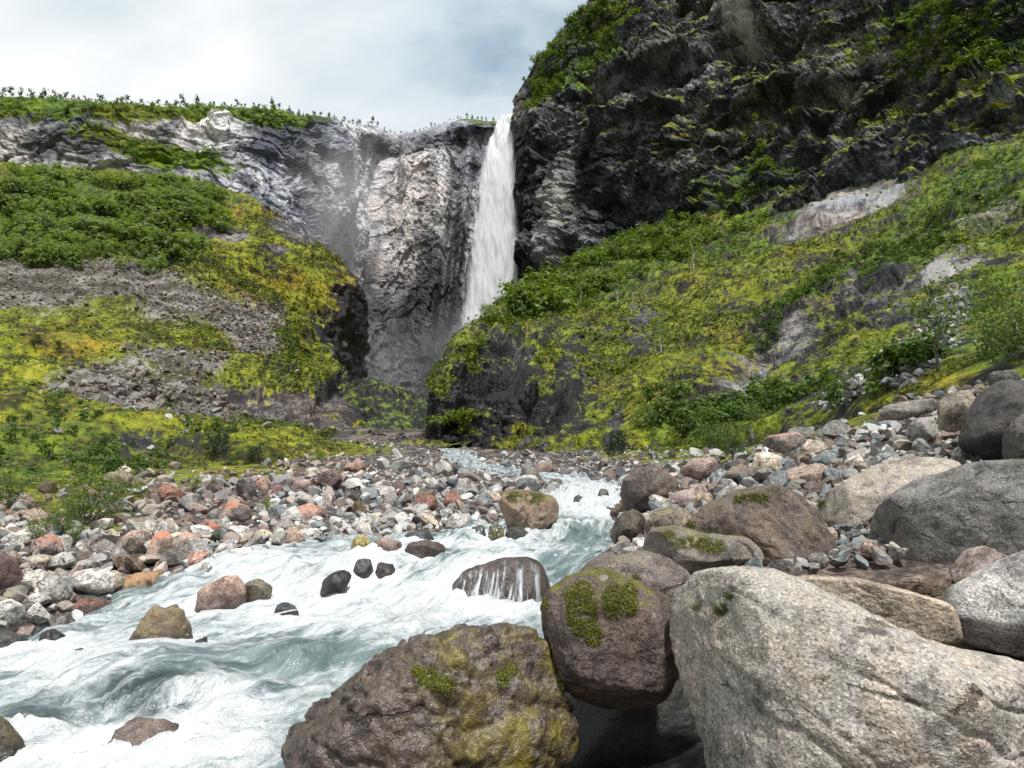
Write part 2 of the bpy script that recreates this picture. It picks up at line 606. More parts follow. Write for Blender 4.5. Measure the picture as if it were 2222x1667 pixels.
def B1_masks(q, uv, n, d):
    g = np.full(len(q), 0.70)
    rock = blobs(uv, [(610, 838, 140, 20, 12), (480, 520, 80, 14, 4), (340, 552, 55, 9, 8), (700, 860, 60, 26, 20, .8), (440, 950, 40, 12, 0, .7), (760, 900, 20, 16, 0, .8), (310, 975, 40, 10, 0, .5)])
    scree = blobs(uv, [(330, 640, 260, 42, 10), (520, 700, 90, 40, 38), (90, 625, 140, 50, 5), (250, 600, 130, 22, 0), (330, 850, 170, 48, 0), (250, 830, 120, 40, 0), (150, 700, 110, 24, 4, .6), (60, 560, 70, 24, 0, .8), (660, 905, 80, 12, 8, .4), (380, 770, 120, 16, 3, .7)])
    scree = scree * (1 - 0.8 * blobs(uv, [(190, 720, 120, 30), (90, 760, 90, 30), (230, 655, 90, 16, 6, .6), (420, 690, 50, 14, 20, .5)]))
    g = g * (1 - rock)
    lush = 0.10 + 0.75 * blobs(uv, [(150, 480, 260, 110), (100, 1000, 200, 60, 0, .8), (60, 735, 120, 22, 0, .5), (560, 950, 60, 30, 0, .4), (350, 430, 160, 40)])
    lush = np.minimum(lush, 0.9) - 0.1
    return np.stack([g, scree, 0.5 * rock, 0.42 + 0 * g], -1), lush


M_hill = terrain_mat('hillside_turf', (0.022, 0.021, 0.022), (0.085, 0.078, 0.078), (0.23, 0.21, 0.20), 0.20)
M_hill2 = terrain_mat('hillside_turf_upper', (0.022, 0.021, 0.022), (0.085, 0.078, 0.078), (0.23, 0.21, 0.20), 0.36)
SB1 = sheet('hillside_left', rooted(B1_cols), 420, 300, B1_disp, B1_masks, M_hill)

# --- hump above it, falling away to the gorge in a dark face
B2_cols = [
    [(350, 430, 300), (350, 490, 240), (340, 570, 196), (330, 680, 170)],
    [(440, 428, 300), (440, 480, 246), (430, 560, 204), (420, 680, 174)],
    [(520, 432, 305), (525, 478, 252), (525, 560, 210), (530, 690, 180)],
    [(595, 462, 305), (605, 500, 256), (605, 590, 216), (610, 720, 188)],
    [(655, 505, 310), (682, 528, 262), (680, 630, 224), (672, 790, 196)],
    [(705, 540, 330), (738, 585, 280), (752, 700, 244), (762, 880, 214)],
    [(720, 570, 380), (765, 640, 340), (778, 760, 300), (785, 920, 270)],
]


def B2_disp(p, uv, n):
    d = 3.5 * fbm(p / 40, 4) + 1.2 * fbm(p / 10, 3) + 0.5 * fbm(p / 3, 3, .6)
    dark = sstep(uv[:, 0], 640, 730) * sstep(uv[:, 1], 560, 640)
    d = d + dark * (3.0 * strata(p, 7, 1.0 * fbm(p / 20, 3)) + 1.6 * ridged(p / 7, 3))
    d = d + 1.6 * strata(p, 8, 1.5 * fbm(p / 25, 3), 2.0)
    return d, None


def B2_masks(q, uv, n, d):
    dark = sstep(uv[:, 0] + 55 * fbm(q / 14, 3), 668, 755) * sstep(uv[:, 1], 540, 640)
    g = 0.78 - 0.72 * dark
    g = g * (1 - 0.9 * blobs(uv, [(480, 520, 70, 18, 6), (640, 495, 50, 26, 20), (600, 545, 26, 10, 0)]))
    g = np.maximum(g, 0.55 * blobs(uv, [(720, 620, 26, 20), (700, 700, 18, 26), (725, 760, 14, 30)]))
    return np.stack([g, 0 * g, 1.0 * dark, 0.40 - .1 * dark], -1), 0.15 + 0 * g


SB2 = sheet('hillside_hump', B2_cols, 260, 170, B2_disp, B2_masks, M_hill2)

# --- mossy mound at the foot of the fall
B3_cols = [
    [(640, 905, 215), (650, 880, 190), (670, 940, 130), (690, 1000, 78)],
    [(740, 870, 215), (745, 852, 190), (760, 910, 125), (790, 1000, 76)],
    [(820, 855, 215), (820, 838, 188), (835, 900, 122), (870, 1000, 75)],
    [(880, 875, 210), (880, 860, 184), (890, 915, 120), (920, 1000, 76)],
    [(940, 905, 205), (940, 890, 178), (940, 935, 118), (960, 1000, 78)],
    [(1010, 940, 200), (1005, 925, 172), (1005, 960, 118), (1020, 1005, 80)],
]


def B3_disp(p, uv, n):
    return 2.2 * fbm(p / 18, 4) + 0.9 * ridged(p / 6, 3), None


def B3_masks(q, uv, n, d):
    g = np.full(len(q), 0.34)
    return np.stack([g, 0 * g, 0 * g + 1.0, 0 * g + .3], -1), 0.62 + 0 * g


SB3 = sheet('mound_foot', B3_cols, 150, 110, B3_disp, B3_masks, M_hill)

# --- right-hand mountain: upper cliff
kk = [1.14, 1.09, 1.055, 1.025, 1.0, 0.98, 0.92]
D1_base = [
    [(1520, -200, 520), (1400, -30, 520), (1300, 90, 520), (1200, 180, 520), (1150, 280, 520), (1150, 500, 515), (1160, 740, 500)],
    [(1430, -200, 425), (1298, -5, 425), (1218, 85, 430), (1140, 185, 432), (1112, 255, 438), (1124, 480, 440), (1120, 740, 440)],
    [(1500, -220, 390), (1350, 10, 392), (1275, 130, 396), (1205, 240, 402), (1185, 370, 408), (1190, 540, 408), (1190, 740, 405)],
    [(1660, -260, 335), (1510, 0, 338), (1440, 140, 342), (1375, 270, 348), (1345, 400, 352), (1335, 530, 346), (1330, 740, 340)],
    [(1860, -300, 275), (1750, -20, 280), (1680, 130, 288), (1620, 250, 294), (1580, 370, 296), (1560, 480, 292), (1560, 700, 280)],
    [(2150, -350, 215), (2050, -50, 225), (2000, 110, 232), (1950, 220, 238), (1900, 320, 238), (1880, 420, 234), (1880, 650, 220)],
    [(2500, -400, 165), (2400, -60, 172), (2350, 90, 180), (2300, 190, 186), (2280, 270, 186), (2280, 350, 182), (2280, 600, 168)],
    [(2950, -450, 125), (2850, -80, 130), (2800, 80, 136), (2750, 170, 140), (2720, 240, 142), (2700, 320, 140), (2700, 560, 128)],
]
D1_cols = [[(u, v, D * (kk[r] if 1 < c else 1 + (kk[r] - 1) * .3)) for r, (u, v, D) in enumerate(cl)] for c, cl in enumerate(D1_base)]


def D1_disp(p, uv, n):
    big = 9 * fbm(p / 60, 4)
    but = 4.0 * ridged(p * [1, 1, .5] / 30, 4, .55)
    st = 5.0 * strata(p, 13, 1.1 * fbm(p / 45, 3), 0.4, .45) + 2.4 * strata(p, 5.2, 1.6 * fbm(p / 24, 3), 7.7, .5)
    wp = p + 4 * np.stack([fbm(p / 18, 3), fbm(p / 18 + 50, 3), fbm(p / 18 + 90, 3)], -1)
    f1, r1 = facet(wp / [24, 24, 16], 3.0, .9)
    f2, r2 = facet(wp / [9, 9, 6], 8.0, .9)
    f3, r3 = facet(wp / [3.6, 3.6, 2.6], 5.0, .9)
    CELL['D1'] = .35 * r1 + .35 * r2 + .3 * r3
    bl = 5 * f1 + 2.2 * f2 + 0.9 * f3 + 0.4 * fbm(p / 2.2, 3, .6)
    left = sstep(uv[:, 0], 1230, 1140)
    edge = .3 + .7 * sstep(FR['c'], .10, .30)
    d = (big + but + st * (1 - 0.6 * left) + bl) * edge - 5 * (1 - edge)
    # overhangs and hollows seen in the face
    d = d - 12 * blobs(uv, [(1430, 195, 70, 16, -16), (1660, 110, 60, 26, -8), (1420, 440, 60, 40, -10), (1330, 470, 40, 50, 0), (1340, 560, 60, 30, -20), (1800, 330, 130, 16, -12), (1720, 240, 120, 12, -14)])
    d = d + 8 * blobs(uv, [(1430, 165, 90, 12, -16), (1640, 60, 60, 30, 0), (1450, 250, 130, 14, -16), (1230, 470, 16, 130, 4), (1180, 420, 14, 160, 4)])
    return d, None


def D1_masks(q, uv, n, d):
    ledge = sstep(n[:, 2], 0.30, 0.62)
    g = 0.38 + 0.32 * ledge + .10 * sstep(uv[:, 0], 1500, 1700)
    g = np.maximum(g, blobs(uv, [(1300, 90, 60, 90, 35), (1210, 180, 40, 70, 30), (1180, 240, 26, 40, 20, .9), (1260, 210, 50, 40, 0, .7), (2050, 80, 150, 90, 0, .8), (2180, 170, 90, 60, 0, .8), (1960, 190, 150, 20, -15, .7), (1950, 30, 120, 20, -15, .7), (1640, 330, 60, 40, 0, .55), (2150, 280, 120, 60, -10, .75), (1700, 270, 160, 12, -14, .6), (1850, 300, 150, 14, -14, .6), (1560, 430, 160, 30, -20, .75), (1500, 300, 60, 22, 0, .5)]))
    g = g * (1 - 0.95 * blobs(uv, [(1600, 50, 40, 50), (1660, 110, 70, 30, 0, .8), (1430, 200, 80, 24, -16), (1450, 215, 70, 14, -16), (1340, 480, 90, 90, 0, .9), (1200, 450, 60, 150, 0, .9)]))
    wet = 0.25 + 0.75 * sstep(uv[:, 0], 1260, 1130) * sstep(uv[:, 1], 240, 330)
    wet = np.maximum(wet, .8 * blobs(uv, [(1400, 470, 130, 90), (1430, 190, 90, 24, -16), (1300, 400, 80, 60)]))  # same channel darkens the hollows of the face
    pale = 0.38 + .5 * (CELL['D1'] - .5) + 0.75 * blobs(uv, [(1612, 45, 28, 50, -25), (1440, 222, 85, 14, -16, .6), (1790, 130, 40, 18, 0, .4), (1235, 470, 16, 90, 6, .6), (1500, 130, 40, 30, 0, .2)])
    wet = wet * (1 - blobs(uv, [(1612, 45, 30, 50, -25), (1440, 225, 85, 14, -16), (1235, 470, 16, 90, 6, .7)]))
    lush = 0.30 + 0.6 * blobs(uv, [(1280, 110, 110, 120), (2080, 120, 200, 110), (1600, 430, 200, 50, -20)])
    return np.stack([g, 0 * g, wet, pale], -1), lush


M_rcliff = terrain_mat('dark_layered_cliff', (0.015, 0.016, 0.018), (0.075, 0.075, 0.080), (0.23, 0.224, 0.226), 0.42, warmth=(1.02, .985, .95))
SD1 = sheet('cliff_right', D1_cols, 480, 300, D1_disp, D1_masks, M_rcliff, up_w=.75, smooth=False)

# --- right-hand mountain: turfed slope with the dark nose at its left end
D2_cols = [
    [(945, 990, 125), (955, 930, 130), (970, 850, 140), (1020, 780, 165), (1100, 710, 205), (1210, 660, 265), (1340, 600, 340)],
    [(928, 1000, 84), (930, 935, 86), (942, 838, 91), (1000, 742, 108), (1088, 668, 150), (1185, 612, 215), (1335, 548, 300)],
    [(1000, 992, 80), (1000, 935, 83), (1010, 850, 88), (1050, 765, 106), (1125, 695, 146), (1225, 622, 205), (1385, 528, 300)],
    [(1120, 988, 72), (1120, 935, 80), (1130, 870, 86), (1150, 785, 104), (1195, 710, 142), (1295, 615, 200), (1440, 500, 305)],
    [(1280, 980, 65), (1280, 920, 78), (1290, 850, 96), (1300, 780, 116), (1330, 700, 148), (1410, 590, 205), (1520, 465, 310)],
    [(1450, 975, 57), (1450, 910, 71), (1455, 840, 92), (1460, 760, 116), (1490, 670, 150), (1550, 570, 200), (1640, 432, 300)],
    [(1620, 955, 46), (1620, 880, 61), (1630, 800, 84), (1640, 720, 110), (1660, 630, 145), (1710, 530, 190), (1780, 398, 275)],
    [(1780, 915, 36), (1790, 840, 48), (1800, 760, 68), (1810, 680, 92), (1830, 590, 122), (1870, 490, 165), (1930, 368, 246)],
    [(1950, 870, 28), (1960, 800, 37), (1970, 720, 54), (1980, 640, 75), (2000, 550, 104), (2030, 450, 142), (2080, 330, 215)],
    [(2120, 830, 23), (2130, 750, 31), (2150, 670, 45), (2160, 590, 63), (2180, 500, 88), (2210, 400, 122), (2250, 285, 190)],
    [(2330, 790, 19), (2350, 700, 26), (2370, 620, 37), (2390, 540, 52), (2410, 450, 73), (2440, 350, 103), (2470, 240, 160)],
    [(2750, 740, 16), (2780, 640, 22), (2800, 540, 31), (2820, 450, 44), (2840, 360, 61), (2870, 270, 86), (2900, 160, 130)],
]


def D2_disp(p, uv, n):
    far = sstep(p[:, 1], 20, 70)
    d = (3.4 * fbm(p / 30, 4) + 1.0 * fbm(p / 8, 3) + 0.22 * fbm(p / 2.2, 3, .6)) * (0.12 + .88 * far)
    d = d + far * (2.0 * strata(p, 5.5, 1.3 * fbm(p / 22, 3), 1.1, .55) + .5 * strata(p, 2.0, 1.6 * fbm(p / 9, 3), 5.1, .55))
    f2, r2 = facet(p / [8, 8, 5], 8.0, .9)
    f3, r3 = facet(p / [3, 3, 1.8], 5.0, .9)
    CELL['D2'] = .5 * r2 + .5 * r3
    d = d + far * (.5 * f2 + .25 * f3)
    face = blobs(uv, [(1080, 840, 130, 90, -14), (1000, 930, 70, 50), (1200, 860, 60, 60)])
    d = d + face * (1.0 * f2 + .7 * f3 + .5 * ridged(p / 6.5, 4, .6) + 1.2 * strata(p, 3.4, 1.2 * fbm(p / 12, 3), 9.0))
    d = d - 3.5 * blobs(uv, [(1185, 875, 34, 30), (1090, 835, 70, 20, -10)])
    d = d + 2.0 * blobs(uv, [(1080, 770, 90, 14, -22)])
    d = d - 3 * blobs(uv, [(1640, 800, 40, 70, 40), (1890, 660, 70, 14, -10)]) * far
    return d * (.2 + .8 * sstep(FR['c'], .05, .15)), None


def D2_masks(q, uv, n, d):
    g = np.full(len(q), 0.56)
    nose = blobs(uv, [(1080, 850, 140, 70, -14), (960, 900, 40, 70), (1190, 880, 60, 50), (1010, 960, 80, 20)])
    g = g - 0.42 * nose
    g = np.maximum(g, 0.70 * blobs(uv, [(990, 915, 60, 18), (1010, 780, 36, 40, -40), (1060, 735, 80, 16, -30), (960, 830, 18, 40), (1180, 800, 26, 60, 10), (1100, 955, 60, 16, -30), (1140, 920, 40, 14, -20)]))
    slab = blobs(uv, [(1850, 445, 110, 26, -14), (1760, 500, 70, 18, -10), (1640, 820, 40, 80, 38), (1720, 740, 50, 50, 0, .8), (1900, 620, 90, 22, -10, .8), (1930, 690, 100, 30, 0, .5), (2050, 590, 70, 16, -20, .8), (1335, 960, 14, 40, 20, .8), (1390, 720, 30, 30, 0, .5), (1690, 870, 70, 30, 0, .7)])
    g = g * (1 - 0.72 * slab)
    scree = blobs(uv, [(2060, 710, 40, 70, 25), (1970, 790, 60, 40, -30), (1880, 840, 80, 22, -30, .8), (2120, 570, 60, 16, -20, .6), (2150, 480, 80, 12, -20, .5)])
    wet = np.maximum(1.0 * nose, 0.15)  # channel used here to darken the rock of the nose
    pale = 0.36 - .16 * nose + .4 * (CELL['D2'] - .5) + 0.36 * blobs(uv, [(1850, 445, 110, 26, -14), (1640, 800, 40, 60, 38, .5), (1720, 740, 40, 40, 0, .5), (2050, 590, 70, 16, -20, .7), (970, 870, 20, 10, 0, 1)])
    lush = 0.33 + 0.25 * fbm(q / 16, 3) + 0.6 * blobs(uv, [(1350, 580, 120, 60, -30), (1700, 480, 200, 30, -25, .8), (2100, 430, 160, 70, -20, .8), (1690, 690, 60, 20, -40), (1550, 920, 120, 24, -12), (1960, 560, 130, 30, -20, .8), (1700, 880, 120, 20, 0, .8), (2150, 720, 90, 90)])
    return np.stack([g, scree, wet, pale], -1), lush


M_slope = terrain_mat('mossy_slope', (0.018, 0.017, 0.018), (0.085, 0.078, 0.076), (0.26, 0.245, 0.235), 0.19, warmth=(1.05, .98, .92))
SD2 = sheet('hillside_right', rooted(D2_cols), 500, 300, D2_disp, D2_masks, M_slope)

# ------------------------------------------------------------------ valley floor: stones, banks, stream bed
ZW_y = np.array([1.0, 3.5, 5, 6.5, 8, 9.2, 9.8, 10.9, 13, 15, 18, 22, 26, 30, 42, 50, 62, 80, 95, 140])
ZW_z = np.array([-.25, -.08, 0, .10, .20, .32, .48, .90, 1.0, 1.13, 1.27, 1.53, 1.92, 2.4, 3.55, 4.5, 5.8, 7.7, 9.6, 16])


def zw(y):
    return np.interp(y, ZW_y, ZW_z)


BK = np.array([  # y, u left bank, u right bank
    [1.0, -2500, 2400], [3.2, -900, 1100], [4.2, -700, 1100], [5, -500, 1130], [5.8, -400, 1150], [6.5, -300, 1180], [7.6, -40, 1210], [8.4, 60, 1210], [9.0, 150, 1215], [9.8, 300, 1230],
    [10.5, 430, 1290], [11, 560, 1335], [13, 760, 1340], [15, 1000, 1332], [18, 1140, 1330], [22, 1200, 1345], [26, 1205, 1348],
    [30, 1225, 1340], [33, 1170, 1290], [37, 1080, 1200], [42, 1040, 1105], [47, 1010, 1040], [54, 985, 1008], [64, 990, 1010], [75, 970, 985]])


def ua(u, y):
    """tangent of the bearing for photograph column u on the water at distance y"""
    z = zw(y) - EYE
    return (u - CX) / FPX * (y * CT + z * ST) / y


BKl, BKr = ua(BK[:, 1], BK[:, 0]), ua(BK[:, 2], BK[:, 0])


def banks(y):
    L = np.log(np.maximum(y, 1.0))
    return np.interp(L, np.log(BK[:, 0]), BKl), np.interp(L, np.log(BK[:, 0]), BKr)


G_ctrl = np.array([
    # left bank
    (-500, 1420, 7.5), (-300, 1380, 8), (0, 1340, 8.6), (120, 1310, 9), (200, 1262, 10), (0, 1215, 10.5), (-300, 1210, 10), (0, 1140, 14), (-300, 1140, 13), (0, 1078, 21),
    (300, 1165, 12.6), (300, 1100, 18), (300, 1055, 28), (450, 1195, 11.6), (600, 1160, 14), (600, 1105, 20), (600, 1045, 30), (560, 1012, 45), (-300, 1095, 18), (-600, 1130, 14),
    (720, 1190, 12.6), (800, 1150, 15.5), (900, 1120, 19.5), (900, 1080, 26), (900, 1030, 37), (900, 988, 62), (720, 1000, 52), (880, 972, 74), (1000, 1100, 23), (1000, 1050, 32),
    (1100, 1075, 26), (1060, 1120, 20), (1000, 1000, 52), (1000, 978, 76), (1150, 1040, 35), (1200, 1005, 50), (1120, 990, 66),
    # right bank
    (1360, 1150, 12.5), (1360, 1115, 17), (1400, 1075, 22), (1360, 1030, 33), (1300, 985, 60), (1450, 990, 50), (1500, 1060, 18), (1600, 1040, 17), (1500, 1015, 30),
    (1650, 975, 36), (1750, 1010, 19), (1850, 985, 15), (1900, 930, 21), (1780, 935, 30), (1950, 885, 26), (2050, 880, 19), (2120, 845, 22), (2222, 860, 17), (2350, 810, 18), (2350, 950, 11),
    (1450, 1170, 9.5), (1600, 1150, 9.5), (1800, 1120, 9.5), (2000, 1060, 9.5), (2222, 1040, 9), (1500, 1330, 6.2), (1800, 1330, 5.6), (2222, 1330, 5.2), (1450, 1560, 5.0), (1350, 1700, 4.4), (1300, 1600, 5.4), (2222, 1600, 3.6), (2700, 1600, 3.6), (2700, 1000, 9), (1700, 1667, 3.6), (1500, 1800, 2.6), (2222, 2000, 2.2), (2700, 2000, 2.0)])
gc = P(G_ctrl[:, 0], G_ctrl[:, 1], G_ctrl[:, 2])
ga, gl, ge = gc[:, 0] / gc[:, 1], np.log(gc[:, 1]), (gc[:, 2] - EYE) / gc[:, 1]
GK = np.stack([ga * 1.6, gl], -1)


def tps_k(r2):
    return np.where(r2 > 0, r2 * np.log(np.maximum(r2, 1e-12)), 0)


_n = len(GK)
_A = np.zeros((_n + 3, _n + 3))
_A[:_n, :_n] = tps_k(((GK[:, None] - GK[None]) ** 2).sum(-1)) + 0.004 * np.eye(_n)
_A[:_n, _n] = 1
_A[:_n, _n + 1:] = GK
_A[_n:, :_n] = _A[:_n, _n:].T
GW = np.linalg.solve(_A, np.concatenate([ge, np.zeros(3)]))


def bed_mask(x, y):
    l, r = banks(y)
    a = x / y
    inn = np.minimum(a - l, r - a) * y                    # metres inside the banks
    return sstep(inn, -0.15 - 0.012 * y, 0.25 + 0.012 * y), inn


def ground(x, y):
    x, y = np.asarray(x, float), np.asarray(y, float)
    yy = np.clip(y, 1.2, 100)
    K = np.stack([x / yy * 1.6, np.log(yy)], -1)
    r2 = ((K[..., None, :] - GK) ** 2).sum(-1)
    e = tps_k(r2) @ GW[:_n] + GW[_n] + K @ GW[_n + 1:]
    z = EYE + e * yy + np.maximum(y - 100, 0) * 0.12
    m, inn = bed_mask(x, yy)
    near = sstep(inn, -2.5, -0.1)
    z = np.where(near > 0, np.maximum(z, (zw(yy) + 0.06) * near + z * (1 - near)), z)
    return z * (1 - m) + (zw(yy) - 0.45 - 0.004 * yy) * m


NGA, NGL = 220, 170
GA = np.linspace(-1.25, 1.5, NGA)
GL = np.linspace(math.log(1.3), math.log(135), NGL)
gA, gL = np.meshgrid(GA, GL, indexing='ij')
gy = np.exp(gL)
gx = gA * gy
gz = ground(gx.ravel(), gy.ravel())
gp = np.stack([gx.ravel(), gy.ravel(), gz], -1)
gp[:, 2] += 0.05 * fbm(gp / 0.9, 3) + 0.12 * fbm(gp / 4, 2)
gm = mesh_np('ground', gp, grid_faces(NGA, NGL))
gu, gv = proj(gp)
guv = np.stack([gu, gv], -1)
turf = blobs(guv, [(80, 1040, 260, 70), (-200, 1080, 200, 80), (150, 1110, 130, 40), (430, 1020, 200, 26), (700, 975, 140, 16), (1450, 985, 140, 16), (1560, 970, 120, 30), (1800, 905, 140, 40), (2200, 780, 160, 70)])
M_ground = terrain_mat('stony_ground', (0.02, 0.018, 0.016), (0.06, 0.052, 0.046), (0.16, 0.14, 0.125), 0.022)
bake(gm, gp, np.tile([0, 0, .6], (len(gp), 1)), np.stack([turf * .9, 0 * gu, 0 * gu, 0 * gu + .45], -1), 0.35 + 0 * gu, 0.022)
put('ground', gm, M_ground)['kind'] = 'structure'
pm = mesh_np('light_block_ground', [(-4000, -4000, -6), (4000, -4000, -6), (4000, 4000, -6), (-4000, 4000, -6)], [(0, 1, 2, 3)])  # unseen plane under the terrain, added to block sky light from below
attr(pm, 'mask', np.tile([0.8, 0.0, 0.0, 0.45], (4, 1)))
attr(pm, 'tone', np.tile([0.4, 0.5, 0.5, 0.0], (4, 1)))
put('light_block_ground', pm, M_hill)['kind'] = 'structure'


# ------------------------------------------------------------------ stream
FLOW = np.array([(-0.3, 75), (-1.0, 60), (-1.9, 48), (-0.6, 40), (2.2, 33.5), (3.6, 29), (3.0, 23), (2.2, 19), (1.2, 15), (0.2, 12.5), (-1.4, 10.6), (-3.0, 9.0), (-4.6, 7.4), (-6.6, 5.8), (-9, 4)])
FLOW = cr(FLOW, 400)
FS = np.concatenate([[0], np.cumsum(np.linalg.norm(np.diff(FLOW, axis=0), axis=1))])


def flow_coords(x, y):
    """(distance along the stream, signed distance across it)"""
    q = np.stack([x, y], -1)
    s = np.zeros(len(q))
    t = np.zeros(len(q))
    tan = np.gradient(FLOW, axis=0)
    tan /= np.linalg.norm(tan, axis=1, keepdims=True)
    for k in range(0, len(q), 20000):
        d = ((q[k:k + 20000, None] - FLOW[None]) ** 2).sum(-1)
        wgt = np.exp(-(d - d.min(1, keepdims=True)) / 0.8)
        wgt /= wgt.sum(1, keepdims=True)
        s[k:k + 20000] = wgt @ FS
        c = wgt @ FLOW
        tn = wgt @ tan
        dv = q[k:k + 20000] - c
        t[k:k + 20000] = dv[:, 0] * tn[:, 1] - dv[:, 1] * tn[:, 0]
    return s, t


def water_mat():
    m, t = new_mat('stream_water')
    fl = t.n('Attribute', attribute_name='flow').outputs['Vector']
    at = t.n('Attribute', attribute_name='wmask')
    sp = t.n('SeparateColor')
    t.link(at.outputs['Color'], sp.inputs[0])
    foam, thin = sp.outputs[0], sp.outputs[1]
    pos = t.n('NewGeometry').outputs['Position']
    st = t.noise(t.scalev(fl, (0.55, 3.2, 1)), 1.0, 5, 0.62, 0.9)
    st2 = t.noise(t.scalev(fl, (1.6, 9.0, 1)), 1.0, 4, 0.65, 0.6)
    fz = t.noise(t.scalev(fl, (1.0, 2.2, 1)), 4.5, 5, 0.72, 0.5)
    f = t.math('ADD', foam, t.math('ADD', t.math('MULTIPLY', t.math('SUBTRACT', st, 0.5), 1.25), t.math('ADD', t.math('MULTIPLY', t.math('SUBTRACT', st2, 0.5), 0.75), t.math('MULTIPLY', t.math('SUBTRACT', fz, 0.5), 1.0))))
    fm = t.step(f, 0.16, 0.60)
    nb = t.bump(t.math('ADD', t.math('MULTIPLY', st2, 0.5), t.math('MULTIPLY', fz, 1.0)), 1.0, 0.09)
    nb2 = t.bump(t.math('ADD', st2, fz), 0.8, 0.05)
    wcol = t.ramp(st, [(0.3, (0.055, 0.082, 0.084)), (0.7, (0.20, 0.265, 0.265))])
    water = principled(t, wcol, 0.12, 0.5, nb2)
    fcol = t.ramp(t.math('ADD', t.math('MULTIPLY', f, 0.8), t.math('MULTIPLY', fz, 0.2)), [(0.15, (0.27, 0.315, 0.33)), (0.50, (0.45, 0.48, 0.495)), (0.95, (0.66, 0.675, 0.685))])
    b = t.n('BsdfPrincipled')
    t.link(fcol, b.inputs['Base Color'])
    b.inputs['Roughness'].default_value = 0.55
    b.inputs['Specular IOR Level'].default_value = 0.25
    t.link(nb, b.inputs['Normal'])
    tr = t.n('BsdfTransparent')
    tr.inputs[0].default_value = (0.80, 0.86, 0.85, 1)
    mt = t.n('MixShader')
    t.link(t.math('MULTIPLY', thin, 0.6), mt.inputs[0])
    t.link(water, mt.inputs[1])
    t.link(tr.outputs[0], mt.inputs[2])
    mx = t.n('MixShader')
    t.link(fm, mx.inputs[0])
    t.link(mt.outputs[0], mx.inputs[1])
    t.link(b.outputs[0], mx.inputs[2])
    surface(t, mx.outputs[0])
    return m


WN_A, WN_L = 250, 380
wl = np.linspace(math.log(1.4), math.log(74), WN_L)
wy1 = np.exp(wl)
l_, r_ = banks(wy1)
mg = 0.35 / wy1 + 0.012
wt_ = np.linspace(0, 1, WN_A)
wa = (l_ - mg)[None] + (r_ - l_ + 2 * mg)[None] * wt_[:, None]
wy = np.broadcast_to(wy1[None], wa.shape)
wx = wa * wy
fs, ft = flow_coords(wx.ravel(), wy.ravel())
wz = zw(wy).ravel()
sm = np.stack([fs * 0.35, ft * 1.1, 0 * fs], -1)
wz = wz + 0.12 * fbm(sm * [1.4, 1, 1], 2, .5) + 0.08 * fbm(sm * 2.6, 3, .6) + 0.05 * ridged(np.stack([fs * 1.3, ft * 3.2, 0 * fs], -1), 3, .55)
wz = wz - 0.03 + 0.045 * fbm(np.stack([fs * 2.2, ft * 4.5, 0 * fs], -1), 3, .6)
wpp = np.stack([wx.ravel(), wy.ravel(), wz], -1)
wu, wv_ = proj(wpp)
wuv = np.stack([wu, wv_], -1)
# mounds where the water slides over drowned boulders
mound = blobs(wuv, [(330, 1500, 120, 40, 0), (60, 1590, 90, 40), (1240, 1150, 60, 14), (1180, 1240, 40, 26)])
wpp[:, 2] += 0.16 * blobs(wuv, [(330, 1480, 150, 60, 0)]) + 0.10 * blobs(wuv, [(60, 1590, 80, 40), (650, 1420, 90, 20)]) + 0.12 * blobs(wuv, [(1240, 1140, 70, 14)]) + 0.06 * blobs(wuv, [(1100, 1205, 90, 10)])
foam = 0.37 + 0.32 * blobs(wuv, [(1280, 1090, 90, 40), (700, 1300, 260, 60), (600, 1230, 200, 30), (150, 1450, 120, 60), (300, 1620, 260, 40), (1090, 1185, 160, 14), (500, 1560, 120, 60)])
foam = foam - 0.26 * blobs(wuv, [(620, 1430, 170, 30, -8), (1240, 1165, 80, 26), (700, 1650, 110, 26), (330, 1510, 130, 46), (60, 1590, 80, 40), (1180, 1240, 50, 40, 30, .8), (760, 1235, 90, 16, 0, .5), (60, 1370, 90, 20, 0, .7), (330, 1400, 160, 12, -10, .5), (1080, 1200, 140, 10, 0, .6), (150, 1480, 160, 16, -12, .8)])
foam = foam - 1.0 * sstep(wu, 1180, 1300) * sstep(wy.ravel(), 8.3, 7.3)
thin = blobs(wuv, [(340, 1530, 110, 46), (60, 1600, 70, 40), (80, 1375, 90, 24)])
wm_ = mesh_np('stream', wpp, grid_faces(WN_A, WN_L))
attr(wm_, 'flow', np.stack([fs, ft, 0 * fs], -1))
attr(wm_, 'wmask', np.clip(np.stack([foam, thin, 0 * foam, 1 + 0 * foam], -1), 0, 1))
M_water = water_mat()
FOAM_BASE = (foam, thin, wpp)
stream = put('stream_water', wm_, M_water)
stream['kind'] = 'structure'

# ------------------------------------------------------------------ rocks
_ico = {}


def ico(level):
    if level not in _ico:
        bm = bmesh.new()
        bmesh.ops.create_icosphere(bm, subdivisions=level, radius=1.0)
        bm.verts.ensure_lookup_table()
        v = np.array([x.co[:] for x in bm.verts])
        f = np.array([[x.index for x in fc.verts] for fc in bm.faces], np.int32)
        bm.free()
        _ico[level] = (v / np.linalg.norm(v, axis=1, keepdims=True), f)
    return _ico[level]


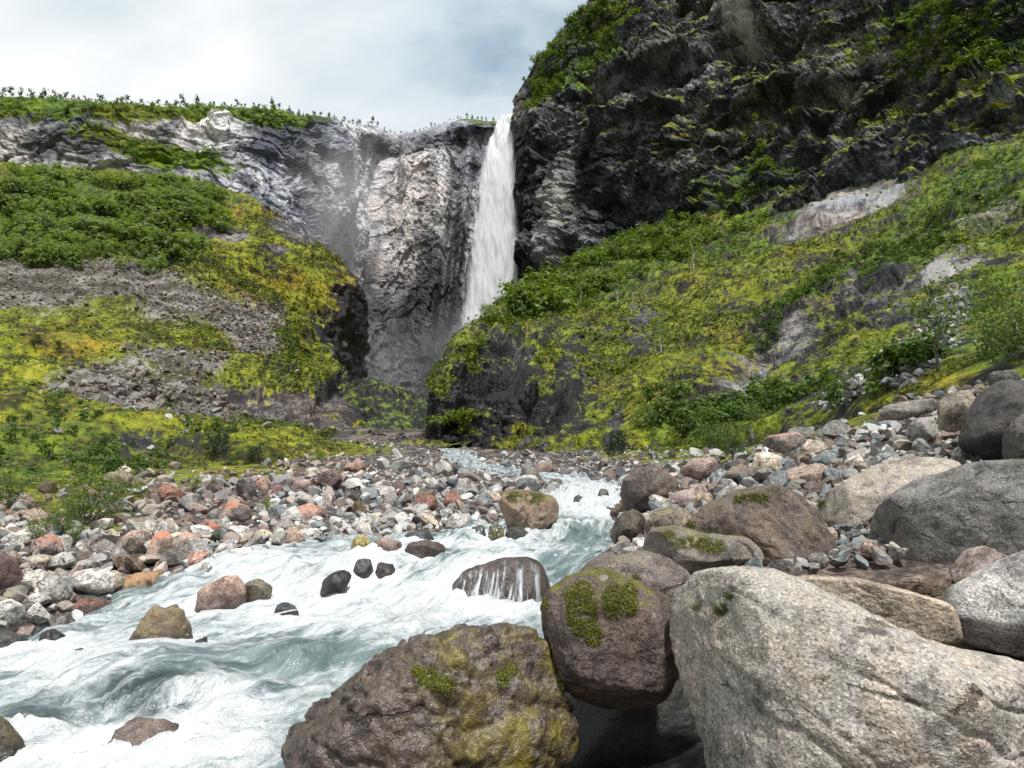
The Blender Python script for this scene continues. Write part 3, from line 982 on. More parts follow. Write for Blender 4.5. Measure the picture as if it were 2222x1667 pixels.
def rock_shape(level, seed, sharp=0.5, flat=0.65, rough=0.05):
    """broken stone of unit size: a ball trimmed by random planes, then roughened"""
    r = np.random.RandomState(seed)
    v, f = ico(level)
    p = v * np.array([1.0, r.uniform(.55, .92), flat * r.uniform(.75, 1.25)])
    for _ in range(int(6 + 5 * sharp)):
        n = r.normal(size=3)
        n /= np.linalg.norm(n)
        sup = (p @ n).max()
        d = p @ n - sup * r.uniform(.36 + .3 * (1 - sharp), .80)
        p = p - np.maximum(d, 0)[:, None] * n * .96
    nr_ = p / (np.linalg.norm(p, axis=1, keepdims=True) + 1e-9)
    p = p + nr_ * (rough * fbm(p * 2.2 + seed * 3.1, 4, .55) + rough * .5 * ridged(p * 1.6 + seed, 2))[:, None]
    return p, f


def rock_mat(name, vcol=False, big=False):
    """stone: tint from the object's colour (or vertex colour), grain, bands, and moss / lichen / wetness by object property"""
    m, t = new_mat(name)
    geo = t.n('NewGeometry')
    tc = t.n('TexCoord').outputs['Object']
    nz = t.n('SeparateXYZ')
    t.link(geo.outputs['Normal'], nz.inputs[0])
    up = nz.outputs[2]
    if vcol:
        base = t.n('Attribute', attribute_name='col').outputs['Color']
        pos = geo.outputs['Position']
        sc = 9.0
        n2 = t.noise(pos, sc * 2.4, 3, 0.7)
        c = t.mix(1.0, base, t.ramp(n2, [(0.28, (0.55, 0.55, 0.56)), (0.5, (1, 1, 1)), (0.72, (1.30, 1.28, 1.24))]), 'MULTIPLY')
        surface(t, principled(t, c, 0.75, 0.3, t.bump(n2, 0.6, 0.02)))
        return m
    oi = t.n('ObjectInfo')
    base = oi.outputs['Color']

    pos = geo.outputs['Position']
    def prop(k):
        return t.n('Attribute', attribute_type='OBJECT', attribute_name=k).outputs['Fac']
    k = 1.0 if big else 1.0
    n1 = t.noise(pos, 1.1 if big else 1.6, 4, 0.62, 0.8)
    n2 = t.noise(pos, 6.0 if big else 8.0, 5, 0.66, 0.2)
    n3 = t.noise(pos, 70.0 if big else 30.0, 2, 0.75)
    ns = t.noise(t.scalev(pos, (2.6, 2.6, .7)), 1.5, 4, 0.65, 0.6)
    def mul(c_, n_, w_, lo_, hi_):
        return t.mix(1.0, c_, t.ramp(n_, [(.5 - w_, (lo_, lo_ * .96, lo_ * .93)), (.5, (1, 1, 1)), (.5 + w_, (hi_, hi_ * .99, hi_ * .97))]), 'MULTIPLY')
    c = mul(base, n1, .16, .55, 1.35)
    c = mul(c, n2, .14, .50, 1.40)
    c = mul(c, ns, .15, .60, 1.25)
    c = mul(c, n3, .16, .62, 1.35)
    wv = t.n('Mapping')
    t.link(pos, wv.inputs['Vector'])
    wv.inputs['Rotation'].default_value = (.4, .5, .3)
    wv.inputs['Scale'].default_value = (.5, 1.5, 2.2)
    ck = t.math('ABSOLUTE', t.math('SUBTRACT', t.noise(wv.outputs[0], 0.7 if big else 1.3, 2, .5, .1), .5))
    crackm = t.math('MULTIPLY', t.step(t.math('ADD', ck, t.math('MULTIPLY', t.math('SUBTRACT', n3, .5), .02)), .009, .001), t.step(ns, .47, .58))
    c = t.mix(t.math('MULTIPLY', crackm, .75), c, t.mix(1.0, c, (.14, .12, .11), 'MULTIPLY'))
    # granite grain: dark and bright crystals
    gr = t.step(n3, 0.60, 0.68)
    gd = t.step(n3, 0.40, 0.33)
    grain = prop('grain')
    c = t.mix(t.math('MULTIPLY', gr, t.math('MULTIPLY', grain, 0.55)), c, t.mix(1.0, c, (2.0, 1.97, 1.9), 'MULTIPLY'))
    c = t.mix(t.math('MULTIPLY', gd, t.math('MULTIPLY', grain, 0.75)), c, t.mix(1.0, c, (0.22, 0.21, 0.20), 'MULTIPLY'))
    # weather film: brownish dark stain in large patches
    st = t.step(t.math('ADD', t.math('MULTIPLY', n1, .5), t.math('ADD', t.math('MULTIPLY', ns, .5), t.math('MULTIPLY', t.math('SUBTRACT', n2, 0.5), 0.7))), 0.46, 0.60)
    c = t.mix(t.math('MULTIPLY', st, prop('stain')), c, t.mix(1.0, c, (0.36, 0.29, 0.23), 'MULTIPLY'))
    # red-orange crust on upward faces
    org = t.step(t.math('ADD', t.math('MULTIPLY', up, 0.5), t.math('ADD', t.math('MULTIPLY', n1, 0.5), t.math('MULTIPLY', n2, 0.6))), 0.70, 0.98)
    c = t.mix(t.math('MULTIPLY', org, prop('orange')), c, t.mix(n2, (0.42, 0.13, 0.06), (0.55, 0.24, 0.15)))
    # yellow lichen / algae
    yl = t.step(t.math('ADD', t.math('MULTIPLY', n1, 0.6), t.math('MULTIPLY', n2, 0.55)), 0.50, 0.70)
    ylc = t.ramp(t.math('ADD', t.math('MULTIPLY', n2, 0.6), t.math('MULTIPLY', n3, 0.4)), [(0.36, (0.10, 0.075, 0.015)), (0.55, (0.30, 0.24, 0.045)), (0.70, (0.48, 0.42, 0.16))])
    lz = t.n('Attribute', attribute_name='lz').outputs['Fac'] if big else 1.0
    c = t.mix(t.math('MULTIPLY', yl, t.math('MULTIPLY', prop('lichen'), lz)), c, ylc)
    # moss cushions on top
    mo = t.step(t.math('ADD', t.math('MULTIPLY', up, 0.45), t.math('ADD', t.math('MULTIPLY', n1, 0.65), t.math('MULTIPLY', n2, 0.5))), 0.86, 0.98)
    moc = t.ramp(t.math('ADD', t.math('MULTIPLY', n2, 0.5), t.math('MULTIPLY', n3, 0.5)), [(0.35, (0.022, 0.024, 0.004)), (0.55, (0.11, 0.115, 0.010)), (0.7, (0.24, 0.21, 0.02))])
    mm = t.math('MULTIPLY', mo, prop('moss'))
    c = t.mix(mm, c, moc)
    # pale round lichen spots
    lv_ = t.voro(pos, 9.0 if big else 6.0, 'F1', 0)
    spot = t.math('MULTIPLY', t.step(t.math('ADD', lv_, t.math('MULTIPLY', t.math('SUBTRACT', n2, .5), .5)), .24, .16), t.step(n1, .48, .62))
    c = t.mix(t.math('MULTIPLY', spot, t.math('MULTIPLY', grain, .5)), c, (.50, .48, .44))
    pz = t.n('SeparateXYZ')
    t.link(pos, pz.inputs[0])
    wl = t.step(t.math('SUBTRACT', pz.outputs[2], prop('waterline')), t.math('ADD', .02, t.math('MULTIPLY', n1, .42)), t.math('MULTIPLY', n1, .30))
    wet = t.math('MAXIMUM', prop('wet'), t.math('MULTIPLY', wl, .85))
    c = t.mix(wet, c, t.mix(1.0, c, (0.42, 0.42, 0.44), 'MULTIPLY'))
    h = t.math('ADD', t.math('MULTIPLY', n2, 1.0), t.math('MULTIPLY', n3, 0.10))
    nb = t.bump(t.math('SUBTRACT', h, t.math('MULTIPLY', crackm, .4)), 0.8, 0.06 if big else 0.05)
    rg = t.math('SUBTRACT', 0.78, t.math('MULTIPLY', wet, 0.50))
    surface(t, principled(t, c, rg, t.math('ADD', 0.25, t.math('MULTIPLY', wet, 0.3)), nb))
    return m


M_rock = rock_mat('stone')
M_boulder = rock_mat('boulder_stone', big=True)
M_stones = rock_mat('loose_stone', vcol=True)
PROPS = ('grain', 'stain', 'orange', 'lichen', 'moss', 'wet')


def set_look(o, c, **kw):
    o.color = (*c, 1)
    for k in PROPS:
        o[k] = float(kw.get(k, 0.0))


TONE = dict(pale=(.46, .45, .43), white=(.58, .57, .55), bluegrey=(.21, .235, .245), warm=(.46, .40, .33), pink=(.34, .265, .235), brown=(.20, .155, .125),
            purple=(.165, .12, .12), dark=(.075, .075, .08), red=(.30, .165, .125), tan=(.45, .36, .22), grey=(.28, .275, .265), olive=(.19, .175, .11))


def radial(poly, c, n=256, sm=3):
    """distance from c to the outline in n directions"""
    poly = np.asarray(poly, float) - c
    ph = np.linspace(0, 2 * math.pi, n, endpoint=False)
    dx, dy = np.cos(ph), np.sin(ph)
    r = np.zeros(n)
    a = poly
    b = np.roll(poly, -1, 0)
    for (x0, y0), (x1, y1) in zip(a, b):
        ex, ey = x1 - x0, y1 - y0
        den = dx * ey - dy * ex
        with np.errstate(divide='ignore', invalid='ignore'):
            tt = (x0 * ey - y0 * ex) / den
            ss = (x0 * dy - y0 * dx) / den
        ok = (np.abs(den) > 1e-12) & (tt > 0) & (ss >= -1e-6) & (ss <= 1 + 1e-6)
        r = np.where(ok, np.maximum(r, tt), r)
    r = np.where(r > 0, r, r[r > 0].mean())
    k = np.ones(2 * sm + 1) / (2 * sm + 1)
    return np.convolve(np.concatenate([r[-sm:], r, r[:sm]]), k, 'valid')


def relax(p, f, it):
    e = np.concatenate([f[:, [0, 1]], f[:, [1, 2]], f[:, [2, 0]]])
    e = np.concatenate([e, e[:, ::-1]])
    n = len(p)
    cnt = np.bincount(e[:, 0], minlength=n)[:, None]
    for _ in range(it):
        q = np.stack([np.bincount(e[:, 0], p[e[:, 1], c], minlength=n) for c in range(3)], -1) / cnt
        p = p * .4 + q * .6
    return p


BOULDERS = []


def boulder(name, poly, D, label, cat, tone, thick=0.8, box=0.78, facets=6, seed=1, level=4, rough=0.05, cuts=(), group=None, cracks=0.0, smooth=True, lzone=None, **look):
    """stone whose outline from the front follows poly (photograph pixels) at distance D; a closed, rounded-and-faceted body"""
    r = np.random.RandomState(seed)
    poly = np.asarray(poly, float)
    cu, cv_ = (poly.min(0) + poly.max(0)) / 2
    p0 = P(cu, cv_, D)
    eye = np.array([0, 0, EYE])
    w_ = (p0 - eye) / np.linalg.norm(p0 - eye)
    rt = np.cross(w_, [0, 0, 1])
    rt /= np.linalg.norm(rt)
    upv = np.cross(rt, w_)
    rays = P(poly[:, 0], poly[:, 1], 1.0) - eye
    hit = eye + rays * (((p0 - eye) @ w_) / (rays @ w_))[:, None]
    p2 = np.stack([(hit - p0) @ rt, (hit - p0) @ upv], -1)
    rad = radial(p2, np.zeros(2))
    v, f = ico(level)
    ph = np.arctan2(v[:, 1], v[:, 0]) % (2 * math.pi)
    rr = np.interp(ph, np.linspace(0, 2 * math.pi, len(rad) + 1), np.append(rad, rad[0]))
    rho = np.hypot(v[:, 0], v[:, 1])
    k2 = rho ** box
    dep = thick * min(rad.mean(), np.percentile(rad, 40) * 1.25)
    loc = np.stack([rr * k2 * np.cos(ph), rr * k2 * np.sin(ph), dep * np.sign(v[:, 2]) * np.abs(v[:, 2]) ** box], -1)
    size = rad.mean()
    for cn, off in list(cuts) + [(None, None)] * facets:
        if cn is None:
            n = r.normal(size=3)
            n[2] = abs(n[2]) + .5
            off = r.uniform(.62, .9)
        else:
            n = np.asarray(cn, float)
        n = n / np.linalg.norm(n)
        d = loc @ n - (loc @ n).max() * off
        loc = loc - np.maximum(d, 0)[:, None] * n * .93
    loc = relax(loc, f, {4: 1, 5: 2, 6: 5, 7: 26}.get(level, 0))
    nn = loc / (np.linalg.norm(loc, axis=1, keepdims=True) + 1e-9)
    q = loc / size
    dd = rough * (1.1 * fbm(q * 1.5 + seed, 3, .5) + .55 * fbm(q * 5 + seed, 4, .6))
    dd = dd + rough * .45 * ridged(q * 3.2 + seed * 2, 3, .55)
    if cracks:
        rot = np.array([[.8, .5, .2], [-.5, .85, 0], [0, .1, 1]])
        lay = (q @ rot) * [0.9, 4.2, 1.0]
        dd = dd - cracks * sstep(1 - 2 * np.abs(pn(lay + seed + .5 * fbm(q * 2 + seed, 2)[:, None])), .72, .97)
    loc = loc + nn * (dd * size)[:, None]
    wp = p0 + loc[:, :1] * rt + loc[:, 1:2] * upv - loc[:, 2:] * w_
    base = np.array([wp[:, 0].mean(), wp[:, 1].mean(), wp[:, 2].min()])
    me = mesh_np(name, wp - base, f, smooth)
    if level >= 5:
        pu_, pv_ = proj(wp)
        attr(me, 'lz', sstep(pu_ + 60 * fbm(q * 3, 3), *lzone) if lzone else np.ones(len(wp)))
    me.materials.append(M_boulder if level >= 5 else M_rock)
    o = put(name, me)
    o.location = base
    tag(o, label, cat, group)
    o['waterline'] = float(zw(base[1])) if bed_mask(base[0], base[1])[0] > .3 else -50.0
    lk = dict(grain=.5, stain=.4)
    lk.update(look)
    set_look(o, TONE[tone] if isinstance(tone, str) else tone, **lk)
    BOULDERS.append((p0, size, o))
    return o


def solve_D(u, v, water=False):
    """distance at which the photograph's ray meets the valley floor (or the water)"""
    ys = np.exp(np.linspace(math.log(3), math.log(90), 700))
    p = P(np.full(700, u), np.full(700, v), ys)
    g = zw(ys) if water else ground(p[:, 0], p[:, 1])
    below = np.where(p[:, 2] <= g)[0]
    if len(below) == 0:
        return ys[np.argmin(p[:, 2] - g)]
    return ys[below[0]]


# --- the big boulders on the right
boulder('boulder', [(1437, 1345), (1450, 1295), (1480, 1258), (1530, 1236), (1620, 1231), (1700, 1245), (1800, 1290), (1900, 1345), (2050, 1408), (2222, 1440), (2420, 1500), (2450, 1700), (2300, 1840), (1950, 1830), (1640, 1770), (1535, 1680), (1515, 1600), (1485, 1530), (1455, 1450)], 3.35,
        'huge pale granite boulder filling the bottom right corner', 'boulder', (.36, .34, .315), thick=.72, box=.72, facets=1, seed=11, level=7, rough=.028, cracks=.022,
        cuts=[((.35, .85, .5), .78), ((-.7, -.1, .7), .74), ((.2, -.5, .85), .80)], grain=.8, stain=.55)
boulder('boulder', [(1172, 1320), (1195, 1283), (1250, 1246), (1310, 1230), (1380, 1262), (1440, 1290), (1460, 1340), (1470, 1440), (1455, 1500), (1400, 1545), (1330, 1562), (1270, 1545), (1218, 1490), (1190, 1400)], 4.35,
        'rounded purple-brown boulder with thick moss patches, left of the huge pale boulder', 'boulder', (.120, .094, .088), thick=.9, box=.85, facets=3, seed=5, level=6, rough=.045, moss=.75, stain=.5, grain=.6)
boulder('boulder', [(1290, 1250), (1335, 1207), (1390, 1193), (1450, 1213), (1500, 1245), (1515, 1300), (1400, 1340), (1310, 1300)], 5.3,
        'grey-brown boulder with small moss spots behind the rounded mossy boulder', 'boulder', (.19, .165, .155), thick=.8, seed=7, level=6, rough=.03, facets=3, moss=.25, grain=.6)
boulder('boulder', [(612, 1610), (650, 1540), (730, 1465), (790, 1430), (850, 1408), (885, 1410), (930, 1390), (1010, 1368), (1120, 1360), (1170, 1380), (1205, 1430), (1222, 1500), (1248, 1560), (1240, 1650), (1200, 1800), (900, 1860), (650, 1740)], 4.1,
        'wide wet brown boulder with yellow-green lichen at the bottom centre', 'boulder', (.19, .145, .125), thick=.75, box=.8, facets=3, seed=23, level=7, rough=.06, cracks=.05, lichen=1.0, lzone=(880, 1010), moss=.18, stain=.8, grain=.8, wet=.8)
boulder('boulder', [(1700, 1262), (1740, 1247), (1850, 1253), (1960, 1280), (2070, 1310), (2090, 1400), (1950, 1390), (1780, 1340)], 4.5,
        'low tan slab lying behind the huge pale boulder', 'boulder', (.34, .29, .235), thick=.9, seed=9, level=6, rough=.03, cracks=.03, facets=3, grain=.5, stain=.3)
boulder('boulder', [(2035, 1310), (2060, 1275), (2120, 1240), (2222, 1195), (2380, 1150), (2420, 1430), (2222, 1425), (2120, 1405), (2050, 1372)], 4.4,
        'speckled black and white granite boulder at the right edge', 'boulder', (.33, .325, .32), thick=.8, seed=14, level=6, rough=.025, facets=7, grain=1.0, stain=.1)
boulder('boulder', [(1828, 1190), (1850, 1142), (1890, 1100), (1990, 1038), (2110, 1006), (2222, 998), (2380, 1010), (2400, 1260), (2222, 1240), (2060, 1250), (1960, 1265), (1885, 1272), (1850, 1255), (1833, 1220)], 6.6,
        'large speckled grey granite boulder by the right edge', 'boulder', (.20, .197, .19), thick=.7, seed=31, level=6, rough=.02, facets=7, cuts=[((.1, .25, .95), .72)], grain=.95, stain=.3)
boulder('boulder', [(2055, 1240), (2090, 1195), (2140, 1183), (2195, 1215), (2180, 1275), (2070, 1285)], 5.3, 'small pinkish-grey block wedged under the large speckled grey boulder', 'boulder', (.32, .27, .245), seed=33, level=4, facets=6, grain=.5)
boulder('boulder', [(1920, 1268), (1990, 1248), (2065, 1238), (2068, 1290), (1990, 1300)], 5.4, 'low brown stone beneath the large speckled grey boulder', 'boulder', (.20, .155, .13), seed=34, level=4, grain=.5)
boulder('boulder', [(1745, 1085), (1800, 1060), (1890, 1013), (1950, 990), (2020, 984), (2095, 1000), (2085, 1040), (1960, 1070), (1890, 1130), (1840, 1210), (1800, 1215), (1765, 1160)], 8.2,
        'long pale ridge-shaped boulder sloping down to the left, behind the large speckled grey one', 'boulder', (.40, .365, .325), thick=.9, seed=41, level=6, rough=.025, facets=7, cuts=[((.1, .9, .5), .8)], grain=.7, stain=.45, moss=.12)
boulder('boulder', [(1470, 1150), (1540, 1092), (1600, 1062), (1680, 1054), (1735, 1072), (1790, 1112), (1815, 1170), (1835, 1240), (1770, 1265), (1650, 1260), (1590, 1200)], 7.2,
        'dark brown wedge-shaped boulder with yellow moss on its crest', 'boulder', (.17, .14, .12), thick=.8, seed=51, level=6, rough=.035, facets=7, cuts=[((-.55, .3, .8), .7), ((.75, .35, .5), .72)], cracks=.02, moss=.3, grain=.6, stain=.6)
boulder('boulder', [(1385, 1195), (1405, 1152), (1450, 1136), (1530, 1158), (1620, 1164), (1655, 1190), (1668, 1240), (1550, 1260), (1470, 1245), (1400, 1220)], 6.9,
        'long low slab with a stripe of moss, between stream and wedge-shaped boulder', 'boulder', (.20, .18, .165), thick=.9, seed=61, level=6, rough=.025, facets=7, cuts=[((0, .95, .3), .8)], moss=.55, grain=.7, stain=.4)
for poly, D, lab, tone, kw in [
    ([(1322, 1165), (1335, 1130), (1355, 1110), (1380, 1107), (1403, 1125), (1405, 1170), (1370, 1192), (1335, 1185)], 10.4, 'dark round wet boulder at the right water edge', (.11, .095, .075), dict(moss=.2, wet=.3)),
    ([(1398, 1140), (1420, 1110), (1450, 1102), (1492, 1104), (1505, 1135), (1470, 1170), (1405, 1170)], 10.0, 'brown mossy stone behind the long low slab', (.19, .16, .13), dict(moss=.35)),
    ([(1345, 1092), (1352, 1045), (1385, 1014), (1430, 1010), (1462, 1040), (1482, 1085), (1440, 1104), (1370, 1112)], 16.5, 'big knobbly dark grey-brown boulder right of the upper rapid', (.135, .115, .105), dict(rough=.10, stain=.4)),
    ([(1432, 1102), (1460, 1070), (1490, 1061), (1512, 1080), (1520, 1110), (1450, 1120)], 13.5, 'pinkish-grey boulder below the knobbly dark boulder', (.33, .27, .26), dict()),
    ([(1495, 1095), (1518, 1068), (1548, 1072), (1552, 1092), (1520, 1104)], 12.6, 'smooth tan round stone beside the wedge-shaped boulder', (.42, .34, .25), dict(stain=.1)),
    ([(1630, 1018), (1635, 985), (1660, 977), (1687, 984), (1698, 1010), (1690, 1034), (1660, 1040), (1638, 1034)], 15.5, 'cream-coloured upright block on the right bank', (.56, .48, .39), dict(stain=.15, grain=.2)),
    ([(1680, 1045), (1700, 1018), (1750, 1008), (1802, 1008), (1815, 1030), (1795, 1060), (1730, 1074), (1688, 1062)], 12.6, 'elongated brown stone lying just below the cream-coloured block', (.30, .235, .20), dict()),
    ([(2080, 960), (2095, 900), (2125, 850), (2180, 822), (2260, 826), (2360, 880), (2380, 1030), (2222, 1015), (2150, 1000), (2085, 985)], 10.0, 'very dark rounded boulder high on the right bank', (.085, .08, .08), dict(level=5, rough=.03, grain=.6)),
    ([(2160, 1000), (2172, 950), (2205, 905), (2260, 880), (2370, 890), (2380, 1040), (2200, 1030)], 9.2, 'second very dark boulder at the right edge, in front of the first', (.10, .095, .095), dict(level=5, rough=.03, grain=.6)),
    ([(2022, 925), (2030, 872), (2060, 850), (2112, 844), (2122, 880), (2098, 930), (2060, 940)], 11.8, 'brown-grey block leaning on the very dark boulder', (.27, .235, .195), dict(stain=.3)),
    ([(2135, 835), (2150, 808), (2200, 802), (2222, 826), (2165, 842)], 13.0, 'dark angular stone on top of the right bank', (.12, .115, .115), dict()),
    ([(1950, 950), (1985, 905), (2030, 900), (2040, 940), (2000, 965)], 12.6, 'grey angular slab left of the brown-grey block', (.30, .29, .28), dict()),
    ([(1880, 915), (1920, 880), (1990, 868), (2040, 862), (2035, 890), (1960, 910)], 15.0, 'long flat grey-brown slab on the crest of the right bank', (.26, .24, .225), dict()),
    ([(1755, 1000), (1790, 975), (1815, 985), (1818, 1012), (1775, 1020)], 14.5, 'blue-grey angular stone right of the cream-coloured block', (.19, .21, .215), dict(facets=9)),
    ([(1820, 1030), (1830, 1000), (1862, 985), (1880, 1005), (1868, 1028)], 12.8, 'white and pink block behind the long pale ridge-shaped boulder', (.58, .50, .45), dict(stain=.1)),
    ([(1640, 965), (1672, 945), (1730, 938), (1760, 958), (1700, 985)], 19.0, 'flat grey boulder with a reddish end on the right bank', (.30, .26, .24), dict(orange=.3)),
    ([(1560, 1040), (1590, 1012), (1630, 1008), (1640, 1030), (1600, 1050)], 16.2, 'brown mossy stone left of the elongated brown stone', (.24, .20, .17), dict(moss=.45)),
    ([(1470, 1030), (1500, 995), (1545, 990), (1570, 1015), (1520, 1042)], 20.0, 'pink-brown angular boulder above the knobbly dark boulder', (.33, .255, .225), dict()),
]:
    kw = dict(dict(seed=int(poly[0][0]), facets=11, thick=.85), **kw)
    boulder('boulder', poly, D, lab, 'boulder', tone, group='boulders of the right bank', **kw)

# --- stones standing in the stream
veil = boulder('boulder', [(955, 1330), (978, 1275), (1010, 1238), (1080, 1214), (1140, 1207), (1178, 1225), (1195, 1285), (1165, 1370), (1050, 1385), (975, 1360)], 9.9,
               'dark brown boulder in midstream with thin water strands running over it', 'boulder', (.12, .095, .085), thick=.8, seed=71, level=5, rough=.03, facets=2, wet=.7, grain=.4, stain=.3)
for poly, lab, tone, kw in [
    ([(1085, 1098), (1090, 1072), (1110, 1062), (1165, 1062), (1200, 1075), (1217, 1098), (1205, 1130), (1170, 1140), (1150, 1165), (1105, 1150)], 'split boulder with yellow moss and a dark hollow, at the left of the rapid', (.27, .205, .165), dict(moss=.5, lichen=.2, stain=.6, level=5, rough=.05, cuts=[((-.6, -.5, .7), .55)])),
    ([(252, 1425), (290, 1360), (325, 1322), (345, 1314), (360, 1322), (378, 1312), (398, 1325), (422, 1370), (428, 1412), (340, 1425)], 'brown cleft boulder standing in the foam at lower left', (.20, .155, .115), dict(lichen=.2, rough=.05, cracks=.05, level=5)),
    ([(423, 1315), (430, 1285), (455, 1266), (490, 1250), (522, 1250), (537, 1290), (532, 1325), (480, 1336), (430, 1332)], 'pinkish mottled boulder in the stream near the left bank', (.38, .275, .23), dict(rough=.04)),
    ([(530, 1268), (560, 1250), (592, 1275), (582, 1306), (540, 1310)], 'olive-brown stone touching the pinkish mottled boulder', (.22, .19, .135), dict(wet=.2)),
    ([(585, 1346), (600, 1315), (620, 1302), (641, 1315), (658, 1346), (620, 1354)], 'dark blue-grey stone with a pale vein in the foam', (.075, .085, .10), dict(wet=.3)),
    ([(690, 1295), (700, 1258), (740, 1234), (768, 1245), (742, 1278), (712, 1308)], 'black wet stone with water breaking round it, left of midstream', (.05, .048, .052), dict(wet=.8)),
    ([(690, 1318), (705, 1295), (738, 1282), (730, 1316)], 'grey-brown stone below the black wet stone', (.16, .13, .12), dict(wet=.6)),
    ([(762, 1236), (775, 1214), (806, 1212), (812, 1240), (785, 1252)], 'dark wet stone at the cascade lip, left one of a pair', (.07, .06, .06), dict(wet=.8)),
    ([(808, 1246), (822, 1216), (856, 1218), (862, 1248), (835, 1258)], 'dark wet stone at the cascade lip, right one of a pair', (.085, .07, .065), dict(wet=.7)),
    ([(758, 1208), (764, 1172), (785, 1160), (806, 1172), (803, 1208), (780, 1216)], 'yellow algae-coated upright stone at the water edge', (.42, .36, .17), dict(lichen=.8)),
    ([(800, 1180), (830, 1168), (872, 1176), (874, 1204), (806, 1210)], 'pink-brown slab beside the yellow upright stone', (.30, .215, .185), dict()),
    ([(872, 1198), (885, 1178), (930, 1172), (972, 1180), (958, 1202), (900, 1210)], 'dark brown flat stone lapped by the stream above the cascade', (.14, .105, .095), dict(wet=.4)),
    ([(868, 1172), (880, 1155), (935, 1150), (948, 1168), (900, 1180)], 'dark slate-grey slab at the edge of the stone bar', (.10, .11, .115), dict(wet=.3)),
    ([(1010, 1172), (1020, 1145), (1050, 1140), (1060, 1172)], 'dark stone in the splash beside the stone bar', (.07, .068, .062), dict(wet=.7)),
    ([(1056, 1176), (1062, 1142), (1080, 1136), (1095, 1150), (1094, 1178)], 'lichen-topped small boulder with water splashing off it', (.16, .155, .08), dict(lichen=.7, wet=.4)),
    ([(1092, 1178), (1098, 1148), (1130, 1140), (1150, 1160), (1140, 1180)], 'dark green-grey boulder just below the split boulder', (.10, .105, .09), dict(wet=.6)),
    ([(1240, 1093), (1246, 1078), (1254, 1072), (1264, 1080), (1262, 1098)], 'small dark pointed stone in the white rapid', (.09, .085, .085), dict(wet=.3)),
    ([(1292, 1078), (1302, 1060), (1318, 1062), (1326, 1082)], 'dark stone at the lip of the upper rapid', (.12, .105, .10), dict(wet=.6)),
    ([(1302, 1116), (1318, 1100), (1340, 1104), (1344, 1118)], 'half drowned dark stone below the upper rapid', (.08, .08, .08), dict(wet=.7)),
    ([(1208, 1146), (1230, 1130), (1270, 1130), (1292, 1146), (1250, 1154)], 'brown drowned stone with water sliding over it', (.15, .11, .095), dict(wet=.5)),
    ([(1350, 1190), (1362, 1170), (1395, 1170), (1400, 1192)], 'small tan stone under the dark round boulder at the water edge', (.42, .32, .20), dict(wet=.2)),
    ([(-60, 1720), (-60, 1545), (0, 1552), (40, 1592), (78, 1645), (60, 1720)], 'dark mossy boulder cut by the bottom left corner', (.10, .085, .06), dict(level=5, moss=.3, wet=.3)),
    ([(75, 1408), (90, 1372), (120, 1362), (150, 1385), (130, 1412)], 'black wet stone near the left edge below the bank', (.055, .05, .055), dict(wet=.8)),
    ([(-60, 1430), (-60, 1370), (20, 1368), (70, 1390), (60, 1425)], 'low wet boulder at the left edge with water over it', (.09, .085, .085), dict(wet=.8)),
    ([(120, 1432), (150, 1410), (185, 1405), (175, 1430)], 'small drowned stone among the foam at the left', (.10, .075, .07), dict(wet=.8)),
    ([(170, 1605), (200, 1500), (300, 1455), (400, 1470), (455, 1540), (420, 1640), (280, 1670)], 'drowned brown boulder under the thin water at lower left', (.22, .17, .145), dict(level=5, wet=.5, dD=.0, sink=.33)),
    ([(400, 1420), (425, 1390), (455, 1378), (448, 1410)], 'small dark stone right of the brown cleft boulder', (.07, .065, .065), dict(wet=.8)),
]:
    vb = max(p_[1] for p_ in poly)
    kw = dict(kw)
    D = solve_D(np.mean([p_[0] for p_ in poly]), min(vb - 4, 1690), True) + kw.pop('dD', 0.0)
    sink_ = kw.pop('sink', 0.0)
    hgt = (vb - min(p_[1] for p_ in poly)) / FPX * D
    D += 0.35 * hgt
    # sink the hidden foot below the surface
    cu_ = np.mean([p_[0] for p_ in poly])
    cv2 = np.mean([p_[1] for p_ in poly])
    poly = [(x, y + (14 if y > cv2 else 0)) for x, y in poly]
    kw = dict(dict(seed=int(abs(poly[0][0])) + 3, facets=11, thick=.85), **kw)
    boulder('boulder', poly, D, lab, 'boulder', tone, group='boulders in the stream', **kw).location.z -= sink_

